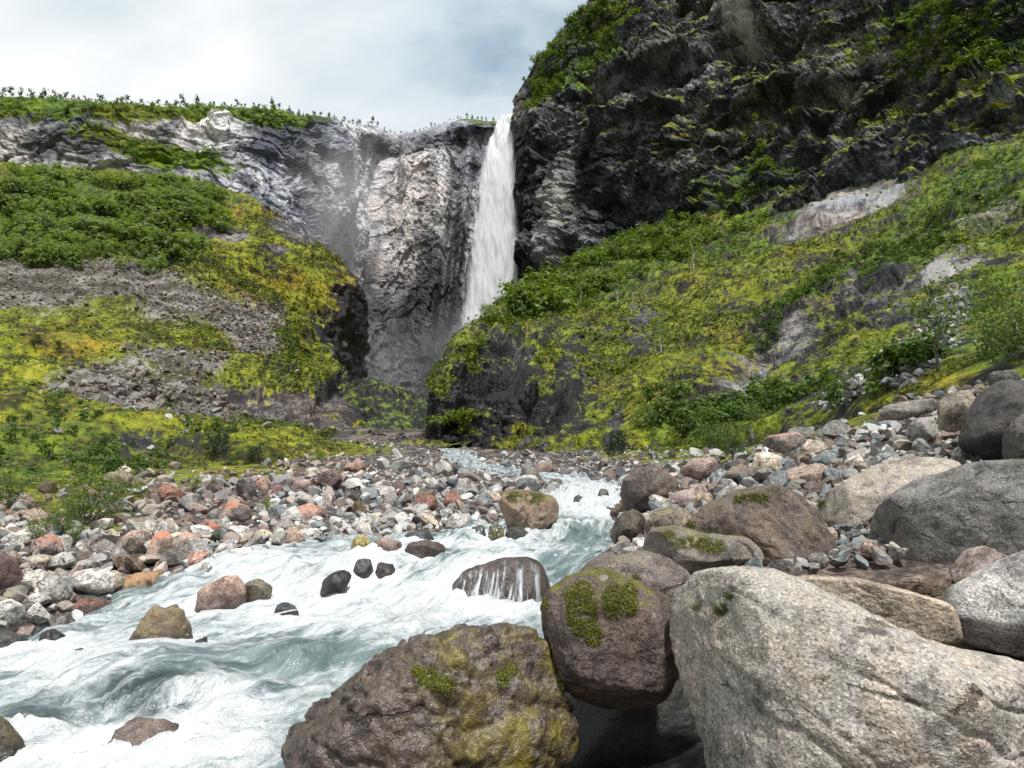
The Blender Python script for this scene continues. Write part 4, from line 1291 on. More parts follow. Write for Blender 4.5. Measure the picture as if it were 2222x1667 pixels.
# --- the larger stones of the left bank
for poly, lab, tone, kw in [
    ([(-70, 1298), (-60, 1195), (0, 1194), (30, 1214), (60, 1255), (72, 1276), (40, 1300)], 'large purple-brown boulder at the left edge of the bank', (.165, .115, .115), dict(level=5)),
    ([(40, 1215), (60, 1198), (120, 1208), (145, 1235), (120, 1250), (60, 1240)], 'flat stone, white above and brown below, behind the purple-brown boulder', (.42, .38, .32), dict(stain=.7)),
    ([(80, 1265), (120, 1243), (165, 1245), (158, 1300), (120, 1330), (95, 1300)], 'tilted grey layered slab in front of the purple-brown boulder', (.36, .36, .35), dict(cracks=.08)),
    ([(150, 1270), (160, 1240), (215, 1232), (252, 1248), (248, 1290), (215, 1298), (180, 1285)], 'broad white slab left of the brown block', (.58, .56, .53), dict(stain=.15)),
    ([(248, 1292), (250, 1258), (290, 1245), (355, 1236), (362, 1264), (346, 1292), (300, 1298)], 'brown rectangular block with a pinkish top at the water edge', (.25, .19, .135), dict(lichen=.3, orange=.3, box=.55, facets=3)),
    ([(128, 1330), (132, 1304), (160, 1297), (250, 1304), (252, 1324), (200, 1338)], 'long dark brown block at the water edge', (.13, .09, .08), dict(orange=.15, box=.6)),
    ([(-40, 1368), (-40, 1305), (20, 1298), (55, 1315), (58, 1352), (20, 1370)], 'pale grey rounded block at the left edge near the water', (.42, .43, .41), dict(stain=.1)),
    ([(240, 1212), (255, 1170), (290, 1150), (328, 1152), (325, 1190), (300, 1216), (262, 1222)], 'tall upright pinkish-white slab on the left bank', (.44, .37, .33), dict(orange=.45, stain=.2)),
    ([(312, 1216), (330, 1165), (358, 1144), (378, 1165), (372, 1208), (345, 1222)], 'pointed stone with a bright orange tip on the left bank', (.38, .29, .25), dict(orange=.9)),
    ([(376, 1206), (384, 1165), (402, 1152), (425, 1160), (432, 1190), (405, 1210)], 'grey-white stone with a pink top right of the orange-tipped stone', (.46, .42, .40), dict(orange=.6)),
    ([(402, 1232), (405, 1205), (425, 1190), (455, 1196), (452, 1226), (428, 1238)], 'rounded pink boulder above the pinkish mottled one', (.40, .255, .21), dict(stain=.2)),
    ([(445, 1256), (455, 1218), (495, 1194), (550, 1186), (574, 1205), (576, 1235), (520, 1256)], 'big white boulder at the water edge on the left bank', (.55, .52, .50), dict(stain=.25, level=5)),
    ([(462, 1140), (470, 1100), (500, 1088), (540, 1098), (552, 1125), (520, 1148)], 'grey boulder capped in vivid orange-red crust', (.28, .24, .23), dict(orange=1.0)),
    ([(425, 1162), (432, 1138), (460, 1130), (482, 1145), (478, 1166)], 'squat red-brown boulder left of the orange-capped one', (.36, .17, .125), dict(orange=.5)),
    ([(615, 1130), (635, 1102), (670, 1092), (712, 1102), (718, 1128), (670, 1138)], 'broad rose-pink boulder on the stone bar', (.40, .27, .235), dict(orange=.35)),
    ([(505, 1078), (515, 1042), (545, 1030), (560, 1075), (530, 1088)], 'dark grey boulder, left one of the cluster below the turf', (.19, .18, .18), dict()),
    ([(545, 1080), (552, 1045), (570, 1036), (585, 1060), (582, 1082)], 'red-sided grey boulder in the cluster below the turf', (.30, .215, .20), dict(orange=.4)),
    ([(585, 1080), (592, 1058), (612, 1052), (622, 1075), (605, 1088)], 'dark red boulder in the cluster below the turf', (.21, .115, .105), dict()),
    ([(590, 1060), (600, 1030), (630, 1028), (640, 1055), (615, 1065)], 'smooth grey boulder at the back of the cluster below the turf', (.26, .25, .25), dict()),
    ([(630, 1070), (640, 1042), (672, 1040), (678, 1062), (655, 1075)], 'pale purple boulder, right one of the cluster below the turf', (.28, .215, .21), dict()),
    ([(60, 1212), (68, 1175), (105, 1158), (132, 1165), (142, 1205), (110, 1222)], 'dark layered stone with an orange cap beside the bushes on the left', (.24, .21, .205), dict(orange=.7, cracks=.07)),
    ([(595, 1180), (608, 1150), (640, 1142), (662, 1165), (655, 1184), (620, 1190)], 'pinkish-brown rounded boulder on the stone bar near the water', (.34, .255, .22), dict()),
    ([(215, 1062), (228, 1028), (262, 1020), (292, 1030), (290, 1060), (250, 1066)], 'pale brown boulder with a mossy cap at the foot of the turf', (.30, .25, .215), dict(moss=.5)),
    ([(895, 1110), (905, 1072), (930, 1066), (956, 1090), (950, 1112), (920, 1116)], 'red-brown faceted boulder with dark moss on the stone bar', (.25, .15, .125), dict(moss=.2)),
    ([(955, 1108), (968, 1072), (990, 1062), (1005, 1080), (1000, 1104)], 'reddish boulder beside the faceted mossy one on the stone bar', (.31, .17, .145), dict()),
    ([(985, 1050), (995, 1028), (1025, 1022), (1050, 1040), (1045, 1052), (1010, 1056)], 'rounded brown-grey boulder below the small upper cascade', (.21, .18, .17), dict()),
    ([(1150, 1030), (1170, 1005), (1195, 1002), (1210, 1030), (1180, 1040)], 'pyramid-shaped brown boulder right of the small upper cascade', (.25, .195, .175), dict()),
    ([(1185, 1062), (1195, 1038), (1225, 1040), (1226, 1064)], 'dark grey boulder left of the upper rapid', (.17, .155, .145), dict()),
    ([(1262, 1058), (1275, 1036), (1310, 1034), (1338, 1050), (1320, 1062)], 'broad brown boulder damming the upper rapid', (.22, .17, .15), dict()),
    ([(1100, 1055), (1120, 1032), (1160, 1030), (1180, 1048), (1140, 1062)], 'whitish broad stone below the small upper cascade', (.48, .47, .45), dict()),
    ([(760, 1100), (770, 1088), (790, 1086), (800, 1120), (772, 1126)], 'dark mossy boulder in the middle of the stone bar', (.14, .115, .085), dict(moss=.5)),
    ([(740, 1030), (750, 1005), (790, 998), (800, 1020), (770, 1032)], 'reddish-brown boulder at the top of the stone bar', (.30, .20, .17), dict()),
]:
    vb = max(p_[1] for p_ in poly)
    D = solve_D(np.mean([p_[0] for p_ in poly]), vb - 6)
    hgt = (vb - min(p_[1] for p_ in poly)) / FPX * D
    D += 0.3 * hgt
    kw = dict(dict(seed=int(abs(poly[0][0])) + 13, facets=13, thick=.85, rough=.035), **kw)
    boulder('boulder', poly, D, lab, 'boulder', tone, group='boulders of the left bank', **kw)

# ------------------------------------------------------------------ loose stones of the bar and the banks
rng = np.random.RandomState(2024)
PG = gp.reshape(NGA, NGL, 3)
pu, pv = proj(PG)
area = np.abs((np.roll(pu, -1, 0) - pu) * (np.roll(pv, -1, 1) - pv))[:-1, :-1]
vis = ((pv - np.roll(pv, -1, 1)) > 0)[:-1, :-1] & (pu > -120)[:-1, :-1] & (pu < 2340)[:-1, :-1] & (pv < 1500)[:-1, :-1] & (PG[:-1, :-1, 1] > 6.5) & (PG[:-1, :-1, 1] < 92)
wts = (area * vis).ravel()
wts = np.minimum(wts, np.percentile(wts[wts > 0], 99.5)) + 0.25 * wts.mean() * vis.ravel()
cum = np.cumsum(wts)
cum /= cum[-1]
NC = 38000
pick = np.searchsorted(cum, rng.rand(NC))
ci, cj = pick // (NGL - 1), pick % (NGL - 1)
fa, fb = rng.rand(NC), rng.rand(NC)
ax = GA[ci] + fa * (GA[1] - GA[0])
ly = GL[cj] + fb * (GL[1] - GL[0])
sy = np.exp(ly)
sx = ax * sy
sz = ground(sx, sy)
su, sv = proj(np.stack([sx, sy, sz], -1))
bm_, inn = bed_mask(sx, sy)
rad_ = 0.095 * np.exp(rng.normal(0, .8, NC)) * (1 + 0.35 * (sv > 1150))
rad_ = np.clip(rad_, 0.035, 0.62)
rad_ = np.where(sy > 35, np.maximum(rad_, 0.14), rad_)
rad_ = np.minimum(rad_, sy * np.where(sv > 1120, .0125, .0150) * np.where(rng.rand(NC) < .15, 1.5, rng.uniform(.6, 1, NC)))
suv = np.stack([su, sv], -1)
turfz = blobs(suv, [(0, 1040, 260, 50), (-200, 1090, 200, 60), (150, 1080, 120, 50), (420, 1012, 180, 18), (700, 978, 130, 10), (1560, 960, 110, 22), (1800, 895, 120, 30), (2250, 780, 180, 60)])
keep = (inn < 0.12) | ((inn < 0.6) & (rng.rand(NC) < .25))
keep &= rng.rand(NC) > turfz * .93
keep &= ~((su > 900) & (su < 1340) & (sy < 11.5))
# not under the two hillsides
keep &= ~((sy > 82) & (su < 800))
order = np.argsort(-rad_)
cell = {}
kept = []
bpos = [(b[0][0], b[0][1], b[1] * .8) for b in BOULDERS]
bx = np.array([b[0] for b in bpos])
by = np.array([b[1] for b in bpos])
br = np.array([b[2] for b in bpos])
for i in order:
    if not keep[i]:
        continue
    x, y, r = sx[i], sy[i], rad_[i]
    if (np.hypot(bx - x, by - y) < br + r * .3).any():
        continue
    kx, ky = int(x // 1.3), int(y // 1.3)
    bad = False
    for a in (-1, 0, 1):
        for b in (-1, 0, 1):
            for (x2, y2, r2) in cell.get((kx + a, ky + b), ()):
                if (x - x2) ** 2 + (y - y2) ** 2 < ((r + r2) * .72) ** 2:
                    bad = True
                    break
            if bad:
                break
        if bad:
            break
    if bad:
        continue
    cell.setdefault((kx, ky), []).append((x, y, r))
    kept.append(i)
kept = np.array(kept)


def stone_tone(u, v, r):
    """colour name for a stone by the part of the bed it lies in"""
    k = r.rand()
    if u < 1330:
        if v > 1150 and u < 620:
            ch = [('white', .22), ('pale', .24), ('warm', .16), ('pink', .16), ('grey', .10), ('brown', .08), ('bluegrey', .04)]
        elif u < 560 or (u < 760 and v < 1075):
            ch = [('pink', .26), ('brown', .18), ('purple', .10), ('red', .06), ('grey', .18), ('warm', .10), ('pale', .12)]
        elif v < 990:
            ch = [('brown', .3), ('grey', .3), ('pink', .15), ('dark', .1), ('pale', .15)]
        else:
            ch = [('pale', .34), ('white', .18), ('bluegrey', .12), ('grey', .12), ('pink', .10), ('brown', .07), ('warm', .07)]
    else:
        ch = [('grey', .24), ('bluegrey', .20), ('pale', .17), ('pink', .12), ('brown', .12), ('white', .06), ('warm', .05), ('dark', .04)]
    for n, pr in ch:
        k -= pr
        if k <= 0:
            return n
    return ch[0][0]


tones = [stone_tone(su[i], sv[i], rng) for i in kept]
app = rad_[kept] / sy[kept]
vis_ok = (su[kept] > -20) & (su[kept] < 2240)
big = np.argsort(-np.where(vis_ok, app, 0))[:285]
bigset = set(big.tolist())

protos = []
for k in range(14):
    v_, f_ = rock_shape(4, 100 + k, sharp=(.35 if k % 5 == 0 else .95), flat=[.6, .75, .5, .68][k % 4], rough=.05)
    me = mesh_np('rock', v_, f_, False)
    me.materials.append(M_rock)
    protos.append(me)

WORD = dict(pale='pale grey', white='whitish', bluegrey='blue-grey', warm='cream-coloured', pink='pinkish', brown='brown', purple='purplish', dark='dark', red='reddish', tan='tan', grey='mid-grey', olive='olive')


def stone_zone(u, v):
    if u < 1330:
        if v > 1150:
            return 'on the near left bank' if u < 260 else ('below the orange-tipped stone' if u < 640 else 'along the bar water edge')
        if u < 330:
            return 'among the left bank bushes'
        if v > 1085:
            return 'around the orange-capped boulder' if u < 620 else ('around the rose-pink boulder' if u < 860 else 'left of the split boulder')
        if u < 720:
            return 'just under the left turf'
        return 'on the upper stone bar' if u < 1060 else 'beside the upper cascades'
    if v > 1060 and (v > 1120 or u > 1480):
        return 'beside the long low slab' if u < 1720 else ('below the wedge-shaped boulder' if u < 1880 else 'under the speckled grey boulders')
    if v > 1060:
        return 'just right of the rapid'
    if u < 1560:
        return 'at the right slope foot'
    return 'around the cream-coloured block' if u < 1760 else (('far ' if v < 905 else ('close ' if v > 970 else '')) + 'below the very dark boulders')


recs = []
for n_, bi in enumerate(big):
    i = kept[bi]
    r = rad_[i]
    o = bpy.data.objects.new('rock', protos[n_ % len(protos)])
    col.objects.link(o)
    flatk = rng.uniform(.8, 1.25)
    o.scale = (r * 1.15, r * 1.15, r * 1.15 * flatk)
    o.rotation_euler = (rng.normal(0, .25), rng.normal(0, .25), rng.uniform(0, 6.28))
    o.location = (sx[i], sy[i], sz[i] + r * rng.uniform(.15, .42))
    tn = tones[bi]
    c = np.array(TONE[tn]) * rng.uniform(.6, 1.02)
    set_look(o, np.clip(c, 0, .75), grain=rng.uniform(.2, .7), stain=rng.uniform(0, .5), moss=.4 * (rng.rand() < .12),
             orange=(rng.uniform(.2, .7) if tn in ('pink', 'red') and su[i] < 720 and rng.rand() < .35 else 0), wet=.5 * (inn[i] > -.15))
    size = 'large' if app[bi] > .0135 else ('medium-sized' if app[bi] > .0105 else 'small')
    recs.append((o, size, WORD[tn], stone_zone(su[i], sv[i]), su[i], sv[i]))
ORD = ['leftmost', 'second from left', 'third from left', 'fourth from left', 'fifth from left', 'sixth from left', 'seventh from left', 'eighth from left', 'ninth from left', 'tenth from left', 'eleventh from left', 'twelfth from left', 'thirteenth from left', 'fourteenth from left', 'fifteenth from left', 'sixteenth from left']
byc = {}
for rc in recs:
    byc.setdefault(rc[1:4], []).append(rc)
for (size, wd, zone), lst in byc.items():
    lst.sort(key=lambda t_: t_[4])
    for k, rc in enumerate(lst):
        lab = f'{size} {wd} rock {zone}' if len(lst) == 1 else f'{ORD[min(k, 15)]} of {size} {wd} rocks {zone}'
        tag(rc[0], lab, 'rock', 'loose rocks of the stream banks')


def stones_mesh(name, xyz, r, colr, level_px, mat, seed=5, sink=.25):
    """many small stones joined into one mesh"""
    rr = np.random.RandomState(seed)
    V, F, Cc = [], [], []
    base = 0
    shp = {}
    for lv in (1, 2, 3):
        shp[lv] = [rock_shape(lv, 300 + 7 * k, sharp=.9 if lv > 1 else .3, flat=.66, rough=.04) for k in range(8)]
    for k in range(len(xyz)):
        v_, f_ = shp[level_px[k]][rr.randint(8)]
        a = rr.uniform(0, 6.28)
        tl = rr.normal(0, .3, 2)
        ca, sa = math.cos(a), math.sin(a)
        M = np.array([[ca, -sa, 0], [sa, ca, 0], [tl[0], tl[1], 1]]) * r[k] * np.array([1.15, 1.15, 1.15])
        vv = v_ @ M.T + xyz[k] + [0, 0, r[k] * sink]
        V.append(vv)
        F.append(f_ + base)
        Cc.append(np.broadcast_to(np.append(colr[k], 1), (len(v_), 4)))
        base += len(v_)
    me = mesh_np(name, np.concatenate(V), np.concatenate(F), False)
    attr(me, 'col', np.concatenate(Cc))
    o = put(name, me, mat)
    o['kind'] = 'stuff'
    return o


small = [k for k in range(len(kept)) if k not in bigset]
si = kept[small]
sc_ = np.array([np.clip(np.array(TONE[tones[k]]) * rng.uniform(.5, 1.0), 0, .7) for k in small])
sxyz = np.stack([sx[si], sy[si], sz[si]], -1)
pxr = rad_[si] / sy[si] * FPX * .46
lv = np.where(pxr > 7, 3, np.where(pxr > 1.6, 2, 1))
tag(stones_mesh('small_stones', sxyz, rad_[si], sc_, lv, M_stones), 'countless small stones and cobbles covering the stream banks', 'stones')


# scree on the hillsides
def scree(name, S, cond, n, rmin, rmax, label, cols_, seed, br=1.0):
    r = np.random.RandomState(seed)
    idx = np.where(cond)[0]
    u_ = S['uv'][idx]
    idx = r.choice(idx, n)
    p = S['p'][idx] + r.normal(0, .4, (n, 3)) * [1, 1, .2]
    rr = rmin + (rmax - rmin) * r.rand(n) ** 3
    cc = np.array([np.array(TONE[cols_[r.randint(len(cols_))]]) * r.uniform(.35, .95) * br for _ in range(n)])
    tag(stones_mesh(name, p, rr, cc, np.where(rr > .8 * rmax, 2, 1), M_stones, seed, .2), label, 'scree')


b1 = SB1
scree('scree', SB1, (b1['mask'][:, 1] > .45), 6500, .14, .75, 'grey scree spread over the left hillside', ['grey', 'purple', 'brown', 'brown', 'grey', 'olive'], 3)
scree('scree', SD2, (SD2['mask'][:, 1] > .4), 2300, .08, .40, 'pale scree running down the right hillside', ['grey', 'pale', 'white', 'grey', 'bluegrey'], 4, 1.0)
scree('scree', SB1, (b1['uv'][:, 1] > 700) & (b1['uv'][:, 1] < 1000) & (b1['uv'][:, 0] > -50), 260, .12, .55, 'scattered single stones lying in the left hillside turf', ['grey', 'pale', 'grey'], 6)

# ------------------------------------------------------------------ waterfall
def fall_mat():
    m, t = new_mat('falling_water')
    uvn = t.n('Attribute', attribute_name='fall').outputs['Vector']
    sp = t.n('SeparateXYZ')
    t.link(uvn, sp.inputs[0])
    edge, s = sp.outputs[0], sp.outputs[1]
    pos = t.n('NewGeometry').outputs['Position']
    n1 = t.noise(t.scalev(pos, (1, 1, .16)), 0.22, 5, 0.65, 0.5)
    n2 = t.noise(t.scalev(pos, (1, 1, .10)), 0.8, 4, 0.7, 0.3)
    a = t.math('ADD', edge, t.math('ADD', t.math('MULTIPLY', t.math('SUBTRACT', n1, .5), 1.2), t.math('MULTIPLY', t.math('SUBTRACT', n2, .5), .9)))
    al = t.math('MULTIPLY', t.step(a, -.05, .45), s)
    c = t.ramp(t.math('ADD', t.math('MULTIPLY', n1, .6), t.math('MULTIPLY', n2, .4)), [(.33, (.74, .75, .79)), (.48, (.92, .92, .94)), (.62, (.97, .97, .98))])
    d = t.n('BsdfDiffuse')
    t.link(c, d.inputs[0])
    tl = t.n('BsdfTranslucent')
    t.link(c, tl.inputs[0])
    mx = t.n('MixShader')
    mx.inputs[0].default_value = .35
    t.link(d.outputs[0], mx.inputs[1])
    t.link(tl.outputs[0], mx.inputs[2])
    tr = t.n('BsdfTransparent')
    m2 = t.n('MixShader')
    t.link(al, m2.inputs[0])
    t.link(tr.outputs[0], m2.inputs[1])
    t.link(mx.outputs[0], m2.inputs[2])
    surface(t, m2.outputs[0])
    return m


M_fall = fall_mat()
FV = np.array([(247, 1088, 1116), (300, 1064, 1113), (350, 1052, 1112), (450, 1040, 1114), (550, 1024, 1124), (620, 1016, 1122), (690, 1004, 1105), (760, 990, 1085), (880, 975, 1070)], float)
fall = bpy.data.objects.new('waterfall', None)
col.objects.link(fall)
fall.location = P(1040, 880, 430)
tag(fall, 'tall white waterfall plunging over the notch in the far cliff', 'waterfall')
bpy.context.view_layer.update()
for k, (D0, wk, dens) in enumerate([(430, 1.08, 1.0), (426, 1.0, .8), (422, 1.25, .5)]):
    nu, nv = 60, 240
    tv = np.linspace(0, 1, nv)
    vv = 247 + (880 - 247) * tv
    lft = np.interp(vv, FV[:, 0], FV[:, 1])
    rgt = np.interp(vv, FV[:, 0], FV[:, 2])
    mid_, hw = (lft + rgt) / 2, (rgt - lft) / 2 * wk
    tu = np.linspace(-1, 1, nu)
    U = mid_[None] + hw[None] * tu[:, None]
    Dd = D0 - 12 * tv[None] ** .6 * (1 - .5 * tu[:, None] ** 2)
    p = P(U, np.broadcast_to(vv[None], U.shape), Dd)
    q = p.reshape(-1, 3)
    bulge = 1.6 * fbm(q * [1, 1, .16] / 4 + k * 9, 3) + .7 * fbm(q * [1, 1, .1] / 1.3 + k, 2)
    q = q + np.array([0, -1, 0]) * bulge[:, None] + np.array([1, 0, 0]) * (.6 * fbm(q * [1, 1, .2] / 3 + 40 + k, 2))[:, None]
    edge = np.clip((1 - np.abs(tu)) * 2.2, 0, 1)[:, None] * np.ones((1, nv)) * .95
    edge = edge - .12 * tv[None]
    s_ = dens * sstep(1.02 - tv, 0, .18)[None] * np.ones((nu, 1)) * (1 if k == 0 else sstep(tv, .04, .2)[None])
    me = mesh_np('water_curtain', q - np.array(fall.location), grid_faces(nu, nv))
    attr(me, 'fall', np.stack([edge.ravel(), s_.ravel(), 0 * s_.ravel()], -1))
    put('water_curtain', me, M_fall, fall)


# ------------------------------------------------------------------ vegetation
def leaf_mat(name, lo, mid, hi, tr=.3):
    m, t = new_mat(name)
    lc = t.n('Attribute', attribute_name='lc').outputs['Fac']
    oi = t.n('ObjectInfo').outputs['Random']
    c = t.ramp(t.math('ADD', t.math('MULTIPLY', lc, .75), t.math('MULTIPLY', oi, .25)), [(0.1, lo), (.5, mid), (.9, hi)])
    d = principled(t, c, .55, .35)
    tl = t.n('BsdfTranslucent')
    t.link(t.mix(1.0, c, (1.3, 1.35, .7), 'MULTIPLY'), tl.inputs[0])
    mx = t.n('MixShader')
    mx.inputs[0].default_value = tr
    t.link(d, mx.inputs[1])
    t.link(tl.outputs[0], mx.inputs[2])
    surface(t, mx.outputs[0])
    return m


M_leaf = leaf_mat('leaves_green', (.028, .055, .010), (.078, .135, .020), (.155, .215, .040))
M_leafl = leaf_mat('leaves_light', (.050, .085, .012), (.130, .195, .022), (.23, .28, .045))
M_leafm = leaf_mat('leaves_mid', (.085, .125, .035), (.145, .205, .052), (.20, .27, .075), .5)
M_leafd = leaf_mat('leaves_dark', (.010, .022, .010), (.030, .060, .018), (.065, .105, .03))
M_bark, tb = new_mat('bark')
tbn = tb.noise(tb.n('TexCoord').outputs['Object'], 8, 4, .6)
surface(tb, principled(tb, tb.ramp(tbn, [(.35, (.05, .04, .035)), (.6, (.16, .135, .115))]), .85, .2))
M_birch, tb = new_mat('birch_bark')
tbn = tb.noise(tb.n('TexCoord').outputs['Object'], 5, 4, .6)
surface(tb, principled(tb, tb.ramp(tbn, [(.38, (.12, .11, .10)), (.5, (.45, .43, .40)), (.7, (.62, .60, .57))]), .8, .2))


def tube(pts, rads, k=5):
    pts = np.asarray(pts, float)
    V, F = [], []
    for i, (p, r) in enumerate(zip(pts, rads)):
        d = pts[min(i + 1, len(pts) - 1)] - pts[max(i - 1, 0)]
        d = d / (np.linalg.norm(d) + 1e-9)
        a = np.cross(d, [.3, .9, .1])
        a /= np.linalg.norm(a)
        b = np.cross(d, a)
        for j in range(k):
            th = 2 * math.pi * j / k
            V.append(p + r * (math.cos(th) * a + math.sin(th) * b))
    for i in range(len(pts) - 1):
        for j in range(k):
            F.append((i * k + j, i * k + (j + 1) % k, (i + 1) * k + (j + 1) % k, (i + 1) * k + j))
    return np.array(V), np.array(F, np.int32)


def join(parts):
    V, F, b = [], [], 0
    for v, f in parts:
        V.append(v)
        F.append(f + b)
        b += len(v)
    return np.concatenate(V), np.concatenate(F)


def leaves(centres, size, r, up=.35, out=None):
    """one leaf blade per centre, random pose"""
    n = len(centres)
    a = r.normal(size=(n, 3))
    a /= np.linalg.norm(a, axis=1, keepdims=True)
    nn = r.normal(size=(n, 3)) * .8 + [0, 0, up * 2]
    if out is not None:
        nn = nn * .55 + out * 1.5
        a = a - nn * ((a * nn).sum(1) / (nn * nn).sum(1))[:, None]
        a /= np.linalg.norm(a, axis=1, keepdims=True) + 1e-9
    b = np.cross(nn, a)
    b /= np.linalg.norm(b, axis=1, keepdims=True) + 1e-9
    s = size * r.uniform(.6, 1.35, (n, 1))
    V = np.stack([centres - a * s, centres + b * s * 1.05, centres + a * s], 1).reshape(-1, 3)
    F = np.arange(3 * n, dtype=np.int32).reshape(-1, 3)
    lc = np.repeat(r.rand(n), 3)
    return V, F, lc


def plant(seed, h, spread, nstem, nleaf, leaf, trunk=False, lo=.15, outw=False, branch=7):
    """(stem verts/faces, leaf verts/faces/tone): woody plant of height h"""
    r = np.random.RandomState(seed)
    wood, tips = [], []
    for s in range(nstem):
        a = r.uniform(0, 6.28)
        ln = r.uniform(.75, 1.05) * h
        lean = spread * (r.uniform(.25, 1) if nstem > 1 else .12)
        pts = [np.zeros(3)]
        for k in range(1, 7):
            f = k / 6
            pts.append(np.array([math.cos(a) * lean * f ** 1.3, math.sin(a) * lean * f ** 1.3, ln * f]) + r.normal(0, .025 * h, 3) * [1, 1, .2])
        r0 = h * (.016 if trunk else .009)
        wood.append(tube(pts, [r0 * (1 - .85 * k / 6) for k in range(7)]))
        pts = np.array(pts)
        for b in range(branch):
            f = r.uniform(lo, .97)
            p = np.array([np.interp(f * 6, range(7), pts[:, c]) for c in range(3)])
            bl = h * r.uniform(.16, .34) * (1.15 - .75 * f) * (spread / h * 1.6 + .35)
            th = r.uniform(0, 6.28)
            e = p + np.array([math.cos(th), math.sin(th), r.uniform(.15, .8)]) * bl
            mid = (p + e) / 2 + r.normal(0, .02 * h, 3)
            wood.append(tube([p, mid, e], [r0 * .4, r0 * .25, r0 * .1], 3))
            tips += [e, mid, (e + mid) / 2, e + r.normal(0, .04 * h, 3)]
        tips += [pts[-1], pts[-2]]
    tips = np.array(tips)
    c = tips[r.randint(len(tips), size=nleaf)] + r.normal(0, .055 * h, (nleaf, 3)) * [1, 1, .8]
    c = c[c[:, 2] > .03 * h]
    V, F, lc = leaves(c, leaf, r, out=(c - [0, 0, .35 * h]) / h * 2 if outw else None)
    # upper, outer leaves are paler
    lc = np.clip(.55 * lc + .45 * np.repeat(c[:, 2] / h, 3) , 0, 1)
    return join(wood), (V, F, lc)


def plant_meshes(name, seed, wmat, lmat, **kw):
    (wv, wf), (lv_, lf, lc) = plant(seed, **kw)
    a = mesh_np(name + '_wood', wv, wf)
    a.materials.append(wmat)
    b = mesh_np(name + '_leaf', lv_, lf, False)
    attr(b, 'lc', lc)
    b.materials.append(lmat)
    return a, b


def stand(name, meshes, loc, s, rz, label, cat, group, parts=('trunk', 'crown'), tilt=(0, 0)):
    o = bpy.data.objects.new(name, None)
    col.objects.link(o)
    o.location = loc
    o.scale = (s, s, s)
    o.rotation_euler = (tilt[0], tilt[1], rz)
    tag(o, label, cat, group)
    for pn_, me in zip(parts, meshes):
        c = bpy.data.objects.new(pn_, me)
        col.objects.link(c)
        c.parent = o
    return o


vr = np.random.RandomState(77)
# --- small birches along the skyline
SKY = [plant_meshes('skybirch%d' % k, 500 + k, M_bark, M_leafd, h=1.0, spread=.12 + .05 * (k % 3), nstem=1, nleaf=110, leaf=.065, trunk=True, lo=[.25, .12, .35][k % 3], branch=12) for k in range(6)]


def rim_point(u):
    """highest terrain vertex of the far cliff near column u"""
    uu, vv_ = proj(SC['p'])
    sel = np.where((np.abs(uu - u) < 4) & (SC['p'][:, 1] < 500))[0]
    return SC['p'][sel[np.argmin(vv_[sel])]]


ORDW = 'first second third fourth fifth sixth seventh eighth ninth tenth eleventh twelfth thirteenth fourteenth fifteenth sixteenth seventeenth eighteenth nineteenth twentieth twenty-first twenty-second twenty-third twenty-fourth twenty-fifth twenty-sixth'.split()
ORDN = lambda k: ORDW[k] + ' from left'
segs = [('left plateau above the hillside forest', -10, 330, 26, 5.6), ('middle of the plateau rim', 345, 660, 26, 5.2), ('plateau rim sloping down to the notch', 675, 845, 16, 4.8), ('notch in the rim left of the waterfall', 858, 960, 13, 4.2), ('rim right beside the waterfall lip', 975, 1085, 13, 4.6)]
for nm, u0, u1, n, hh in segs:
    us = np.sort(np.linspace(u0, u1, n) + vr.uniform(-.45, .45, n) * (u1 - u0) / n)
    for k, u in enumerate(us):
        p = rim_point(u)
        s = hh * vr.uniform(.55, 1.2) * (1.5 if vr.rand() < .15 else 1)
        stand('birch_tree', SKY[vr.randint(6)], (p[0], p[1] + 1.0, p[2] - .5), s, vr.uniform(0, 6.28), f'{ORDN(k)} of small trees on the {nm}', 'tree', 'skyline trees')
uu1, vv1 = proj(SD1['p'])
for k, (u, v) in enumerate([(1222, 95), (1232, 66), (1246, 40), (1262, 22), (1205, 112), (1190, 128), (1172, 146), (1155, 166), (1140, 184)]):
    i = np.argmin((uu1 - u) ** 2 + (vv1 - v) ** 2)
    p = SD1['p'][i]
    stand('birch_tree', SKY[k % 6], (p[0], p[1], p[2] - .4), vr.uniform(3, 5), vr.uniform(0, 6.28), f'{ORDN(8 - k if k > 3 else (5 + k if k < 4 else k))} of small trees on the left edge of the right-hand mountain', 'tree', 'skyline trees')


def thicket(name, protos, S, prob, n, smin, smax, label, mat, seed, cat='bushes', sink=.15):
    """a mass of bushes over sheet S, density by prob; one mesh"""
    r = np.random.RandomState(seed)
    pr = np.clip(prob, 0, None) * sstep(fbm(S['p'] / 26 + seed, 3), -.35, .25)
    idx = r.choice(len(pr), n, p=pr / pr.sum())
    V, F, Lc, b = [], [], [], 0
    for i in idx:
        v, f, lc = protos[r.randint(len(protos))]
        s = r.uniform(smin, smax)
        a = r.uniform(0, 6.28)
        ca, sa = math.cos(a) * s, math.sin(a) * s
        M = np.array([[ca, -sa, 0], [sa, ca, 0], [0, 0, s]])
        V.append(v @ M.T + S['p'][i] + r.normal(0, .3, 3) * [1, 1, 0] - [0, 0, sink * s])
        F.append(f + b)
        Lc.append(np.clip(.4 + .35 * (lc - .5) + r.normal(0, .22), 0, 1))
        b += len(v)
    me = mesh_np(name, np.concatenate(V), np.concatenate(F), False)
    attr(me, 'lc', np.concatenate(Lc))
    o = put(name, me, mat)
    tag(o, label, cat, kind='stuff')
    return o


